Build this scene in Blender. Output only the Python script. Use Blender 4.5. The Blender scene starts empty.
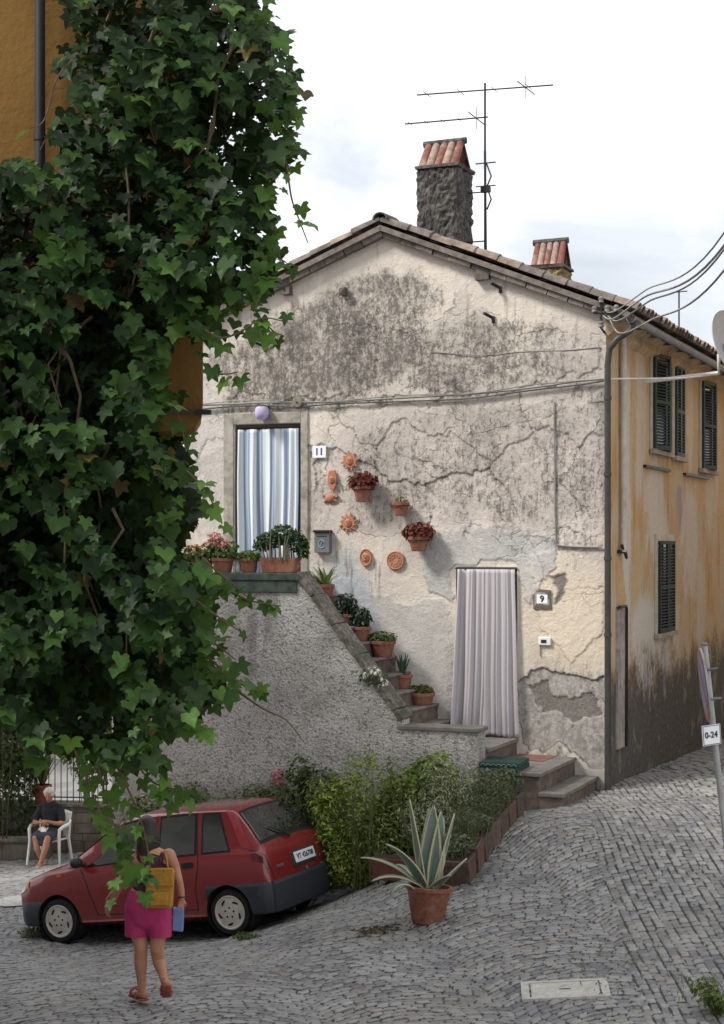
import bpy, bmesh, math, random
import numpy as np
from mathutils import Vector, Matrix
random.seed(7); rng = np.random.default_rng(11)
SC = bpy.context.scene; COL = SC.collection
R = math.radians
F = 1673.0; CX = 362.0; HY = 545.0; E = 4.0          # focal length in pixels, principal column, horizon row, eye height
def P(px, py, d):
    return Vector(((px-CX)/F*d, d, E+(HY-py)/F*d))
# ------------------------------------------------------------------ node helper
class S:
    def __init__(s, n, sock): s.n = n; s.k = sock
    def _m(s, op, b=None, c=None):
        nd = s.n.nt.nodes.new('ShaderNodeMath'); nd.operation = op
        s.n.put(s, nd.inputs[0])
        if b is not None: s.n.put(b, nd.inputs[1])
        if c is not None: s.n.put(c, nd.inputs[2])
        return S(s.n, nd.outputs[0])
    def __add__(s, b): return s._m('ADD', b)
    __radd__ = __add__
    def __sub__(s, b): return s._m('SUBTRACT', b)
    def __rsub__(s, b): return (s*-1.0)+b
    def __mul__(s, b): return s._m('MULTIPLY', b)
    __rmul__ = __mul__
    def __truediv__(s, b): return s._m('DIVIDE', b)
    def max(s, b): return s._m('MAXIMUM', b)
    def min(s, b): return s._m('MINIMUM', b)
    def abs(s): return s._m('ABSOLUTE')
    def pw(s, b): return s._m('POWER', b)
    def sqrt(s): return s._m('SQRT')
    def fract(s): return s._m('FRACT')
    def floor(s): return s._m('FLOOR')
    def sin(s): return s._m('SINE')
    def st(s, a, b):                                   # smoothstep a..b -> 0..1
        nd = s.n.nt.nodes.new('ShaderNodeMapRange'); nd.interpolation_type = 'SMOOTHSTEP'
        s.n.put(s, nd.inputs[0]); nd.inputs[1].default_value = a; nd.inputs[2].default_value = b
        if a > b: nd.inputs[1].default_value = b; nd.inputs[2].default_value = a; return 1.0 - S(s.n, nd.outputs[0])
        return S(s.n, nd.outputs[0])
class NT:
    def __init__(s, name):
        s.mat = bpy.data.materials.new(name); s.mat.use_nodes = True; s.nt = s.mat.node_tree
        s.b = s.nt.nodes['Principled BSDF']; s.out = s.nt.nodes['Material Output']
        s.tc = s.nt.nodes.new('ShaderNodeTexCoord')
    def put(s, v, sock):
        if isinstance(v, S): s.nt.links.new(v.k, sock)
        elif isinstance(v, (tuple, list)) and len(v) == 3 and sock.type == 'RGBA': sock.default_value = (*v, 1)
        else: sock.default_value = v
    def obj(s): return S(s, s.tc.outputs['Object'])
    def uv(s): return S(s, s.tc.outputs['UV'])
    def sep(s, v):
        nd = s.nt.nodes.new('ShaderNodeSeparateXYZ'); s.put(v, nd.inputs[0]); return [S(s, o) for o in nd.outputs]
    def comb(s, x, y, z):
        nd = s.nt.nodes.new('ShaderNodeCombineXYZ')
        for v, i in zip((x, y, z), nd.inputs): s.put(v, i)
        return S(s, nd.outputs[0])
    def noise(s, vec, scale, detail=4, rough=.55, dist=0):
        nd = s.nt.nodes.new('ShaderNodeTexNoise'); s.put(vec, nd.inputs['Vector'])
        nd.inputs['Scale'].default_value = scale; nd.inputs['Detail'].default_value = detail
        nd.inputs['Roughness'].default_value = rough; nd.inputs['Distortion'].default_value = dist
        return S(s, nd.outputs[0])
    def vor(s, vec, scale, feat='F1', out=0, rand=1):
        nd = s.nt.nodes.new('ShaderNodeTexVoronoi'); nd.feature = feat; s.put(vec, nd.inputs['Vector'])
        nd.inputs['Scale'].default_value = scale; nd.inputs['Randomness'].default_value = rand
        return S(s, nd.outputs[out])
    def mix(s, a, b, f):
        nd = s.nt.nodes.new('ShaderNodeMix'); nd.data_type = 'RGBA'
        s.put(f, nd.inputs[0]); s.put(a, nd.inputs[6]); s.put(b, nd.inputs[7]); return S(s, nd.outputs[2])
    def mul(s, a, f):
        nd = s.nt.nodes.new('ShaderNodeMix'); nd.data_type = 'RGBA'; nd.blend_type = 'MULTIPLY'; nd.inputs[0].default_value = 1
        s.put(a, nd.inputs[6]); s.put(s.comb(f, f, f) if isinstance(f, S) else f, nd.inputs[7]); return S(s, nd.outputs[2])
    def attr(s, name, out='Color'):
        nd = s.nt.nodes.new('ShaderNodeAttribute'); nd.attribute_name = name; return S(s, nd.outputs[out])
    def bump(s, h, strength=.5, dist=.02):
        nd = s.nt.nodes.new('ShaderNodeBump'); nd.inputs['Strength'].default_value = strength; nd.inputs['Distance'].default_value = dist
        s.put(h, nd.inputs['Height']); s.nt.links.new(nd.outputs[0], s.b.inputs['Normal']); return s
    def set(s, color=None, rough=.7, metal=0, spec=.4, coat=0):
        if color is not None: s.put(color, s.b.inputs['Base Color'])
        s.put(rough, s.b.inputs['Roughness']); s.b.inputs['Metallic'].default_value = metal
        s.b.inputs['Specular IOR Level'].default_value = spec
        if coat: s.b.inputs['Coat Weight'].default_value = coat; s.b.inputs['Coat Roughness'].default_value = .06
        return s.mat
def plain(name, c, rough=.7, metal=0, var=.25, scale=14, bump=.0, spec=.4, coat=0, dirt=None):
    n = NT(name); o = n.obj(); a = n.noise(o, scale, 5, .6); b = n.noise(o, scale*.17, 3)
    f = (a*.6+b*.4).st(.3, .7)
    col = n.mix(tuple(x*(1-var) for x in c), tuple(min(1, x*(1+var)) for x in c), f)
    if dirt: col = n.mix(col, dirt, n.noise(o, scale*.4, 6, .65).st(.48, .72)*.75)
    if bump: n.bump(a, bump, .01)
    return n.set(col, rough, metal, spec, coat)
# ------------------------------------------------------------------ mesh helper
class MB:
    def __init__(s): s.v = []; s.f = []; s.m = []; s.uv = None
    def add(s, v, f, mi=0):
        o = len(s.v); s.v += [tuple(p) for p in v]; s.f += [tuple(i+o for i in q) for q in f]; s.m += [mi]*len(f); return s
    def box(s, x0, x1, y0, y1, z0, z1, mi=0, mat=None, jit=0):
        v = [(x0,y0,z0),(x1,y0,z0),(x1,y1,z0),(x0,y1,z0),(x0,y0,z1),(x1,y0,z1),(x1,y1,z1),(x0,y1,z1)]
        if jit: v = [tuple(c+random.uniform(-jit, jit) for c in p) for p in v]
        if mat is not None: v = [tuple(mat @ Vector(p)) for p in v]
        return s.add(v, [(0,3,2,1),(4,5,6,7),(0,1,5,4),(1,2,6,5),(2,3,7,6),(3,0,4,7)], mi)
    def prism(s, poly, a, b, mi=0):                   # poly in (x,z), extruded along y from a to b
        n = len(poly); v = [(x, a, z) for x, z in poly]+[(x, b, z) for x, z in poly]
        f = [tuple(range(n)), tuple(range(2*n-1, n-1, -1))]+[(i, i+n, (i+1)%n+n, (i+1)%n) for i in range(n)]
        return s.add(v, f, mi)
    def tube(s, pts, r, n=8, mi=0, caps=True, flat=None):
        pts = [Vector(p) for p in pts]; m = len(pts); rs = r if isinstance(r, (list, tuple)) else [r]*m
        prev = None; v = []
        for i, p in enumerate(pts):
            t = (pts[min(i+1, m-1)]-pts[max(i-1, 0)]).normalized()
            if prev is None:
                a = Vector((0,0,1)) if abs(t.z) < .9 else Vector((1,0,0)); x = t.cross(a).normalized()
            else: x = (prev-t*prev.dot(t)).normalized()
            prev = x; y = t.cross(x); rr = rs[i]; ra, rb = rr if isinstance(rr, tuple) else (rr, rr)
            for k in range(n):
                an = 2*math.pi*k/n; v.append(p+x*ra*math.cos(an)+y*rb*math.sin(an))
        f = [(i*n+k, i*n+(k+1)%n, (i+1)*n+(k+1)%n, (i+1)*n+k) for i in range(m-1) for k in range(n)]
        if caps: f += [tuple(range(n-1, -1, -1)), tuple((m-1)*n+k for k in range(n))]
        return s.add(v, f, mi)
    def lathe(s, prof, n=24, mi=0, mat=None, c=(0,0,0), caps=True):
        v = []; m = len(prof)
        for r, z in prof:
            for k in range(n):
                an = 2*math.pi*k/n; v.append(Vector((c[0]+r*math.cos(an), c[1]+r*math.sin(an), c[2]+z)))
        if mat is not None: v = [mat @ p for p in v]
        f = [(i*n+k, i*n+(k+1)%n, (i+1)*n+(k+1)%n, (i+1)*n+k) for i in range(m-1) for k in range(n)]
        if caps: f += [tuple(range(n-1, -1, -1)), tuple((m-1)*n+k for k in range(n))]
        return s.add(v, f, mi)
    def ball(s, c, r, n=12, mi=0, mat=None):
        rx = r if isinstance(r, (tuple, list)) else (r, r, r); v = []; m = n//2
        for i in range(1, m):
            ph = math.pi*i/m
            for k in range(n):
                th = 2*math.pi*k/n; v.append(Vector((rx[0]*math.sin(ph)*math.cos(th), rx[1]*math.sin(ph)*math.sin(th), rx[2]*math.cos(ph))))
        v += [Vector((0,0,rx[2])), Vector((0,0,-rx[2]))]
        if mat is not None: v = [mat @ p for p in v]
        v = [p+Vector(c) for p in v]
        f = [(i*n+k, (i+1)*n+k, (i+1)*n+(k+1)%n, i*n+(k+1)%n) for i in range(m-2) for k in range(n)]
        f += [((m-1)*n, k, (k+1)%n) for k in range(n)]+[((m-1)*n+1, (m-2)*n+(k+1)%n, (m-2)*n+k) for k in range(n)]
        return s.add(v, f, mi)
    def grid(s, fn, nu, nv, mi=0):
        v = [fn(i/nu, j/nv) for i in range(nu+1) for j in range(nv+1)]; w = nv+1
        return s.add(v, [(i*w+j, (i+1)*w+j, (i+1)*w+j+1, i*w+j+1) for i in range(nu) for j in range(nv)], mi)
    def mesh(s, name):
        me = bpy.data.meshes.new(name); me.from_pydata([tuple(p) for p in s.v], [], s.f); me.polygons.foreach_set('material_index', s.m); me.update(); return me
    def build(s, name, mats, parent=None, smooth=False, bevel=0, recalc=True, bseg=2):
        me = s.mesh(name)
        if recalc:
            bm = bmesh.new(); bm.from_mesh(me); bmesh.ops.recalc_face_normals(bm, faces=bm.faces); bm.to_mesh(me); bm.free()
        for m in (mats if isinstance(mats, (list, tuple)) else [mats]): me.materials.append(m)
        o = bpy.data.objects.new(name, me); COL.objects.link(o)
        if parent is not None: o.parent = parent
        if smooth:
            me.polygons.foreach_set('use_smooth', [True]*len(me.polygons)); me.set_sharp_from_angle(angle=R(smooth if smooth is not True else 40))
        if bevel:
            b = o.modifiers.new('bevel', 'BEVEL'); b.width = bevel; b.segments = bseg; b.limit_method = 'ANGLE'; b.angle_limit = R(35)
        return o
def thing(name, label, cat, loc=(0,0,0), rz=0, group=None):
    o = bpy.data.objects.new(name, None); COL.objects.link(o); o.location = loc; o.rotation_euler = (0,0,rz)
    o.empty_display_size = .2
    return tag(o, label, cat, group)
def tag(o, label, cat, group=None, kind=None):
    if label: o['label'] = label
    if cat: o['category'] = cat
    if group: o['group'] = group
    if kind: o['kind'] = kind
    return o
def text_mesh(name, body, size, mat, parent, loc, rot, depth=.002, spacing=1):
    cu = bpy.data.curves.new(name, 'FONT'); cu.body = body; cu.size = size; cu.extrude = depth; cu.align_x = 'CENTER'; cu.align_y = 'CENTER'
    cu.space_character = spacing; cu.offset = size*.025; cu.resolution_u = 3
    t = bpy.data.objects.new(name, cu); COL.objects.link(t); bpy.context.view_layer.update()
    me = bpy.data.meshes.new_from_object(t.evaluated_get(bpy.context.evaluated_depsgraph_get())); bpy.data.objects.remove(t)
    me.materials.clear(); me.materials.append(mat)
    o = bpy.data.objects.new(name, me); COL.objects.link(o); o.parent = parent; o.location = loc; o.rotation_euler = rot
    return o
# ------------------------------------------------------------------ leaves
def tmpl_ivy():
    h = [(.05,.06,0),(.17,.19,.02),(.33,.20,.02),(.47,.10,-.02),(.43,-.02,.02),(.50,-.16,.0),(.45,-.32,-.02),(.33,-.40,.03),(.24,-.55,.02),(.11,-.70,-.04)]
    v = [(0,0,-.03),(0,-.36,-.02),(0,-.84,-.10)]+[(x,y,z) for x,y,z in h]+[(-x,y,z) for x,y,z in h]
    f = [(0,3,4,5),(0,5,6,7),(0,7,1),(1,7,8,9),(1,9,10),(1,10,11,12),(1,12,2)]
    f += [tuple(reversed([q if q < 3 else q+10 for q in t])) for t in f]
    return np.array(v), f
def tmpl_oval(w=.28, l=1.0, fold=.06):
    v = [(0,0,0),(w*.8,-l*.25,fold),(w,-l*.5,fold),(w*.6,-l*.8,fold*.5),(0,-l,-.08),(-w*.6,-l*.8,fold*.5),(-w,-l*.5,fold),(-w*.8,-l*.25,fold),(0,-l*.5,0)]
    return np.array(v), [(0,1,2,8),(8,2,3,4),(0,8,6,7),(8,4,5,6)]
def tmpl_lobed():
    h = [(.04,.06,0),(.20,.22,.02),(.42,.20,-.01),(.52,.06,-.02),(.36,-.05,.03),(.40,-.18,.02),(.56,-.36,-.03),(.36,-.42,.01),(.22,-.44,.04),(.13,-.66,-.02)]
    v, f = tmpl_ivy(); v = v.copy(); v[3:13] = h; v[13:23] = [(-x,y,z) for x,y,z in h]; return v, f
IVY = tmpl_ivy(); LOBED = tmpl_lobed(); OVAL = tmpl_oval(); SLIM = tmpl_oval(.11, 1.0, .03); ROUND = tmpl_oval(.42, .9, .08)
def leaf_mesh(name, pts, nrm, tip, size, tm, cols, mat, parent=None):
    tv, tf = tm; n = len(pts); pts = np.asarray(pts, float); nrm = np.asarray(nrm, float); tip = np.asarray(tip, float)
    nrm /= np.linalg.norm(nrm, axis=1, keepdims=True)+1e-9
    y = -(tip-nrm*(tip*nrm).sum(1, keepdims=True)); y /= np.linalg.norm(y, axis=1, keepdims=True)+1e-9
    x = np.cross(y, nrm); sz = np.asarray(size).reshape(-1, 1, 1)
    curl = rng.uniform(.4, 1.9, (n, 1, 1))
    V = (tv[None,:,0:1]*x[:,None]+tv[None,:,1:2]*y[:,None]+tv[None,:,2:3]*curl*nrm[:,None])*sz+pts[:,None]
    k = len(tv); V = V.reshape(-1, 3)
    faces = [tuple(i+o for i in f) for o in range(0, n*k, k) for f in tf]
    me = bpy.data.meshes.new(name); me.from_pydata(V.tolist(), [], faces)
    at = me.color_attributes.new('col', 'FLOAT_COLOR', 'POINT')
    c = np.repeat(np.concatenate([np.asarray(cols), np.ones((n, 1))], 1), k, 0); at.data.foreach_set('color', c.ravel())
    me.polygons.foreach_set('use_smooth', [True]*len(me.polygons))
    me.materials.append(mat); me.update(); o = bpy.data.objects.new(name, me); COL.objects.link(o)
    if parent is not None: o.parent = parent
    return o
def vary(c0, c1, n, jit=.25, k=1.0):
    t = rng.random((n, 1))**k; c = np.array(c0)*(1-t)+np.array(c1)*t
    return np.clip(c*(1+rng.uniform(-jit, jit, (n, 1))), .002, 1)
def leaf_mat(name, rough=.45, trans=.35, spec=.4):
    n = NT(name); a = n.attr('col'); v = n.noise(n.obj(), 30, 3); c = n.mul(a, v*.7+.65)
    n.set(c, rough, 0, spec)
    tr = n.nt.nodes.new('ShaderNodeBsdfTranslucent'); n.put(n.mix(n.mul(c, 1.6) if False else c, (.30,.42,.05), .22), tr.inputs[0])
    mx = n.nt.nodes.new('ShaderNodeMixShader'); mx.inputs[0].default_value = trans
    n.nt.links.new(n.b.outputs[0], mx.inputs[1]); n.nt.links.new(tr.outputs[0], mx.inputs[2]); n.nt.links.new(mx.outputs[0], n.out.inputs[0])
    return n.mat
LEAF = leaf_mat('leaf_green'); LEAF_DULL = leaf_mat('leaf_dull', .7, .25, .2)
def unit(n):
    v = rng.normal(size=(n, 3)); return v/np.linalg.norm(v, axis=1, keepdims=True)
def cloud(name, blobs, n, size, tm, c0, c1, mat=None, parent=None, up=.5, tipdown=.6, jit=.3, shell=.45):
    """leaf-sized faces through the volume of several ellipsoids (centre, radii)"""
    vol = np.array([b[1][0]*b[1][1]*b[1][2] for b in blobs])**.8; idx = rng.choice(len(blobs), n, p=vol/vol.sum())
    d = unit(n); r = shell+(1-shell)*rng.random((n, 1))**.6; c = np.array([blobs[i][0] for i in idx]); rr = np.array([blobs[i][1] for i in idx])
    pts = c+d*r*rr; nr = d+unit(n)*.8+np.array([0,0,up]); tp = d*.7+unit(n)*.5+np.array([0,0,-tipdown])
    return leaf_mesh(name, pts, nr, tp, size*rng.uniform(.6, 1.3, n), tm, vary(c0, c1, n, jit), mat or LEAF, parent)
# ------------------------------------------------------------------ the house frame
TH = math.atan(683/1673.0); EX = Vector((math.cos(TH), -math.sin(TH), 0)); EY = Vector((math.sin(TH), math.cos(TH), 0))
CD = 22.0; CN = Vector(((606-CX)/F*CD, CD, E))
def FP(px, py, ly=0.0):                                  # where the sight line of a pixel meets the plane ly metres behind the facade
    k = (px-CX)/F; d = (ly+CN.x*EY.x+CN.y*EY.y)/(k*EY.x+EY.y)
    w = Vector((k*d, d, 0))-CN; return w.dot(EX), (HY-py)/F*d
def RP(px, py, lx=0.0):
    k = (px-CX)/F; d = (lx+CN.x*EX.x+CN.y*EX.y)/(k*EX.x+EX.y)
    w = Vector((k*d, d, 0))-CN; return w.dot(EY), (HY-py)/F*d
def HW(lx, ly, lz): return CN+EX*lx+EY*ly+Vector((0,0,lz))
HROT = -TH
def place(o, lx, ly, lz, rz=0):
    o.location = HW(lx, ly, lz); o.rotation_euler = (0,0,HROT+rz); return o
# ------------------------------------------------------------------ the lie of the land
CTRL = [(148,1002,14.4),(428,921,17.4),(229,936,19.8),(61,943,20.85),(284,912,21.1),(140,915,22.2),(535,811,20.3),(608,785,22.0),(724,741,29.3),(50,864,29.0),(120,862,28),
        (724,1024,13.6),(565,992,14.5),(0,1024,14.3),(330,905,21.0),(455,880,18.6),(505,818,20.2),(0,905,22.6),(640,880,17.6),(640,800,21.4),(362,1024,14.0)]
KP = [tuple(P(*c)) for c in CTRL]+[(-25,60,-2.2),(30,60,.9),(0,60,-.9),(-12,4,-.2),(12,4,.2),(20,26,.7),(-18,30,-1.9),(0,4,.1),(0,34,-1.0),(-9,34,-1.75)]
KP = np.array(KP)
def _u(r2): return .5*r2*np.log(r2+1e-9)
def _fit():
    n = len(KP); d2 = ((KP[:,None,:2]-KP[None,:,:2])**2).sum(2); A = np.zeros((n+3, n+3)); A[:n,:n] = _u(d2)+np.eye(n)*.8
    A[:n,n] = 1; A[:n,n+1:] = KP[:,:2]; A[n,:n] = 1; A[n+1:,:n] = KP[:,:2].T
    return np.linalg.solve(A, np.concatenate([KP[:,2], [0,0,0]]))
TW = _fit()
def gz(x, y):
    x = np.asarray(x, float); y = np.asarray(y, float); n = len(KP); z = TW[n]+TW[n+1]*x+TW[n+2]*y
    for i in range(n): z = z+TW[i]*_u((x-KP[i,0])**2+(y-KP[i,1])**2)
    return z
def G(px, py, d=None):                                   # ground point under a pixel
    lo, hi = 8.0, 60.0
    for _ in range(40):
        m = (lo+hi)/2; p = P(px, py, m)
        if p.z > float(gz(p.x, p.y)): lo = m
        else: hi = m
    return P(px, py, lo)
# ================================================================== world, sun, camera
w = bpy.data.worlds.new('World'); SC.world = w; w.use_nodes = True; wn = w.node_tree
L = Vector((-.66, -.22, .72)).normalized()
sky = wn.nodes.new('ShaderNodeTexSky'); sky.sky_type = 'NISHITA'; sky.sun_disc = False
sky.sun_elevation = math.asin(L.z); sky.sun_rotation = math.atan2(L.x, L.y); sky.dust_density = 3
bg = wn.nodes['Background']; bg.inputs[1].default_value = .074
tc = wn.nodes.new('ShaderNodeTexCoord'); ns = wn.nodes.new('ShaderNodeTexNoise'); mp = wn.nodes.new('ShaderNodeMapping'); mp.inputs['Scale'].default_value = (1,1,2.2)
mp.inputs['Location'].default_value = (.3,.1,.65)
wn.links.new(tc.outputs['Generated'], mp.inputs[0]); wn.links.new(mp.outputs[0], ns.inputs['Vector'])
ns.inputs['Scale'].default_value = 3.2; ns.inputs['Detail'].default_value = 7; ns.inputs['Roughness'].default_value = .52
cr = wn.nodes.new('ShaderNodeValToRGB'); wn.links.new(ns.outputs[0], cr.inputs[0])
cr.color_ramp.elements[0].position = .40; cr.color_ramp.elements[0].color = (.60,.60,.60,1)
cr.color_ramp.elements[1].position = .56; cr.color_ramp.elements[1].color = (1,1,1,1)
mx = wn.nodes.new('ShaderNodeMix'); mx.data_type = 'RGBA'; wn.links.new(cr.outputs[0], mx.inputs[0]); wn.links.new(sky.outputs[0], mx.inputs[6])
mx.inputs[7].default_value = (11.2,11.3,11.5,1)
mx.inputs[7].default_value = (12.5,12.5,12.7,1)
n2 = wn.nodes.new('ShaderNodeTexNoise'); wn.links.new(mp.outputs[0], n2.inputs['Vector']); n2.inputs['Scale'].default_value = 5.5; n2.inputs['Detail'].default_value = 8; n2.inputs['Roughness'].default_value = .5; n2.inputs['Distortion'].default_value = .4
c2 = wn.nodes.new('ShaderNodeValToRGB'); wn.links.new(n2.outputs[0], c2.inputs[0]); c2.color_ramp.elements[0].position = .36; c2.color_ramp.elements[0].color = (.66,.69,.725,1); c2.color_ramp.elements[1].position = .58; c2.color_ramp.elements[1].color = (1,1,1,1)
m2 = wn.nodes.new('ShaderNodeMix'); m2.data_type = 'RGBA'; m2.blend_type = 'MULTIPLY'; m2.inputs[0].default_value = 1; wn.links.new(mx.outputs[2], m2.inputs[6]); wn.links.new(c2.outputs[0], m2.inputs[7]); wn.links.new(m2.outputs[2], bg.inputs[0])
sl = bpy.data.lights.new('sun', 'SUN'); sl.energy = 2.6; sl.angle = R(13); sl.color = (1,.965,.91)
so = bpy.data.objects.new('sun', sl); COL.objects.link(so); so.rotation_euler = L.to_track_quat('Z', 'Y').to_euler(); so.location = (-10,-8,20)
cam = bpy.data.cameras.new('camera'); co = bpy.data.objects.new('camera', cam); COL.objects.link(co); SC.camera = co
co.location = (0,0,E); co.rotation_euler = (R(90),0,0); cam.sensor_fit = 'VERTICAL'; cam.sensor_height = 36; cam.lens = F/1024*36
cam.shift_y = (HY-512)/1024; cam.clip_end = 500; cam.clip_start = .1
SC.view_settings.view_transform = 'Standard'; SC.view_settings.look = 'None'; SC.view_settings.exposure = .80; SC.view_settings.gamma = 1
# ================================================================== materials
M = {}
M['terracotta'] = plain('terracotta', (.235,.088,.052), .8, var=.35, scale=20, bump=.25, dirt=(.25,.19,.15))
M['terracotta_old'] = plain('terracotta_old', (.24,.10,.06), .85, var=.35, scale=16, bump=.3, dirt=(.12,.10,.08))
M['soil'] = plain('soil', (.03,.022,.016), .95, var=.4, scale=50, bump=.6)
M['dark_metal'] = plain('dark_metal', (.035,.033,.033), .5, .6, .3, 20)
M['grey_metal'] = plain('grey_metal', (.17,.18,.19), .5, .4, .25, 10, dirt=(.10,.08,.06))
M['zinc'] = plain('zinc', (.34,.34,.33), .5, .3, .2, 8, dirt=(.2,.17,.14))
M['white_paint'] = plain('white_paint', (.74,.74,.72), .45, 0, .06, 6, dirt=(.5,.48,.44))
M['bark'] = plain('bark', (.09,.06,.035), .9, 0, .4, 30, .5)
M['stem'] = plain('stem', (.10,.11,.035), .8, 0, .3, 30)
M['cable'] = plain('cable_grey', (.22,.215,.20), .7, 0, .2, 6, dirt=(.15,.14,.13))
M['cable_dark'] = plain('cable_dark', (.07,.07,.07), .7)
M['black'] = plain('black_plastic', (.016,.016,.018), .6)
M['void'] = plain('dark_interior', (.02,.018,.016), .9)
M['plaque'] = plain('enamel_white', (.78,.79,.80), .3, 0, .05, 8)
M['ink_blue'] = plain('ink_blue', (.03,.06,.22), .5); M['ink'] = plain('ink_black', (.015,.015,.015), .6)
M['green_paint'] = plain('shutter_green', (.016,.036,.030), .6, 0, .35, 12, .2, dirt=(.05,.06,.055))
M['skin'] = plain('skin_tanned', (.42,.20,.12), .55, 0, .12, 9); M['skin_old'] = plain('skin_pale', (.40,.20,.13), .6, 0, .15, 9)
# ================================================================== street
def make_street():
    def lines(segs):
        out = []
        for a, b, s in segs: out += list(np.arange(a, b, s))
        return np.array(out+[segs[-1][1]])
    xs = lines([(-120,-40,20),(-40,-14,2),(-14,-7,.25),(-7,-4.4,.03),(-4.4,4.4,.019),(4.4,6.6,.035),(6.6,14,.25),(14,40,2),(40,120,20)])
    ys = lines([(-40,-8,8),(-8,12.4,.6),(12.4,20.5,.0145),(20.5,24,.028),(24,31,.06),(31,44,.4),(44,80,3),(80,300,40)])
    X, Y = np.meshgrid(xs, ys, indexing='ij'); Z = gz(X, Y)
    def h(a, b, k=0):
        v = np.sin(a*127.1+b*311.7+k*74.7)*43758.5453; return v-np.floor(v)
    def sm(x, y, s, k=0):
        i, j = np.floor(x/s), np.floor(y/s); fx, fy = x/s-i, y/s-j; fx = fx*fx*(3-2*fx); fy = fy*fy*(3-2*fy)
        return (h(i,j,k)*(1-fx)+h(i+1,j,k)*fx)*(1-fy)+(h(i,j+1,k)*(1-fx)+h(i+1,j+1,k)*fx)*fy
    wx = X+.07*(sm(X, Y, .9, 1)-.5)+.020*(sm(X, Y, .16, 2)-.5); wy = Y+.07*(sm(X, Y, 1.0, 3)-.5)+.018*(sm(X, Y, .15, 4)-.5)
    a = R(14); ux = wx*math.cos(a)+wy*math.sin(a); uy = -wx*math.sin(a)+wy*math.cos(a)
    fr = ux/1.55-np.floor(ux/1.55)-.5
    v1 = uy+.95*fr*fr*1.55; u1 = ux
    edge = 2.35+.06*(Y-14); side = (X > edge)
    u1 = np.where(side, wy, u1); v1 = np.where(side, wx, v1)
    hh = .086; ww = .118
    row = np.floor(v1/hh); uu = u1/ww+h(row, 0*row, 5)*7+.35*(sm(u1*1.0, row*1.0, .3, 6)-.5); cl = np.floor(uu)
    fx = np.abs(2*(uu-cl)-1); fy = np.abs(2*(v1/hh-row)-1)
    rid = h(cl, row, 9); r2 = h(cl, row, 10); r3 = h(cl, row, 11)
    dome = np.clip((1-fx**7)*(1-fy**4.2)*1.3, 0, 1)
    tilt = (uu-cl-.5)*(r2-.5)*.016+(v1/hh-row-.5)*(r3-.5)*.020
    amp = np.exp(-(np.maximum(0, np.abs(X)-6.6)/.3))*np.where((Y > 12.3) & (Y < 31), 1, 0)
    Z2 = Z+amp*(dome*.017+(rid-.5)*.014+tilt*dome-.018+.03*(sm(X, Y, .8, 13)-.5)+.006*(sm(X, Y, .05, 12)-.5))
    rid = np.where(amp > .3, rid, .5); dome = np.where(amp > .3, dome, .9)
    nx, ny = X.shape; V = np.stack([X, Y, Z2], -1).reshape(-1, 3)
    i = np.arange(nx-1)[:,None]*ny+np.arange(ny-1)[None]; q = np.stack([i, i+ny, i+ny+1, i+1], -1).reshape(-1, 4)
    me = bpy.data.meshes.new('street'); me.vertices.add(len(V)); me.vertices.foreach_set('co', V.ravel())
    me.loops.add(q.size); me.loops.foreach_set('vertex_index', q.ravel()); me.polygons.add(len(q))
    me.polygons.foreach_set('loop_start', np.arange(0, q.size, 4)); me.polygons.foreach_set('loop_total', np.full(len(q), 4)); me.update(calc_edges=True)
    at = me.color_attributes.new('stone', 'FLOAT_COLOR', 'POINT')
    c = np.stack([rid, dome, h(cl, row, 21), np.ones_like(rid)], -1).reshape(-1); at.data.foreach_set('color', c.astype(np.float32))
    me.polygons.foreach_set('use_smooth', [True]*len(me.polygons))
    n = NT('cobbles'); x, y, z = n.sep(n.attr('stone')); o = n.obj()
    st = n.mix((.115,.117,.122), (.31,.305,.295), x*.75+n.noise(o, 1.1, 4).st(.35, .7)*.4)
    st = n.mix(st, (.25,.22,.175), z.st(.80, .98)*.55)
    st = n.mul(st, n.noise(o, 45, 4, .65)*.9+.55)
    st = n.mix(st, (.20,.185,.155), n.noise(o, .55, 5, .6).st(.5, .72)*.55)
    mo = n.mix((.026,.024,.021), (.07,.062,.05), n.noise(o, 2.3, 5).st(.45, .7))
    mo = n.mix(mo, (.035,.05,.015), n.noise(o, 3.1, 4).st(.62, .72)*.6)
    c = n.mix(mo, st, y.st(.42, .86))
    n.bump(n.noise(o, 60, 5, .7), .5, .012); me.materials.append(n.set(c, n.noise(o, 20, 3)*.35+.42, 0, .45))
    ob = bpy.data.objects.new('street', me); COL.objects.link(ob); ob['kind'] = 'structure'; ob['label'] = 'grey cobbled street of small worn stones laid in arcs'
    return ob
make_street()
# manhole cover of pale stone
g = G(565, 991); mh = thing('manhole_cover', 'pale square inspection cover with an inner frame set in the cobbles', 'manhole cover', (g.x, g.y, g.z+.012))
e = .02
sx = float(gz(g.x+.4, g.y)-gz(g.x-.4, g.y))/.8; sy = float(gz(g.x, g.y+.4)-gz(g.x, g.y-.4))/.8
mh.rotation_euler = (math.atan(sy), -math.atan(sx), R(-4))
M['pale_stone'] = plain('pale_stone', (.30,.29,.26), .8, 0, .25, 18, .3, dirt=(.16,.15,.13))
mh.scale = (1,.60,1)
b = MB(); b.box(-.38,.38,-.40,-.33,-.05,.012); b.box(-.38,.38,.33,.40,-.05,.012); b.box(-.38,-.31,-.33,.33,-.05,.012); b.box(.31,.38,-.33,.33,-.05,.012); M['cover_stone'] = plain('cover_stone', (.44,.43,.39), .8, 0, .2, 18, .3, dirt=(.26,.25,.22)); b.build('frame', M['cover_stone'], mh, bevel=.004)
b = MB(); b.box(-.295,.295,-.315,.315,-.05,.006); b.build('lid', M['cover_stone'], mh, bevel=.005)
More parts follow.
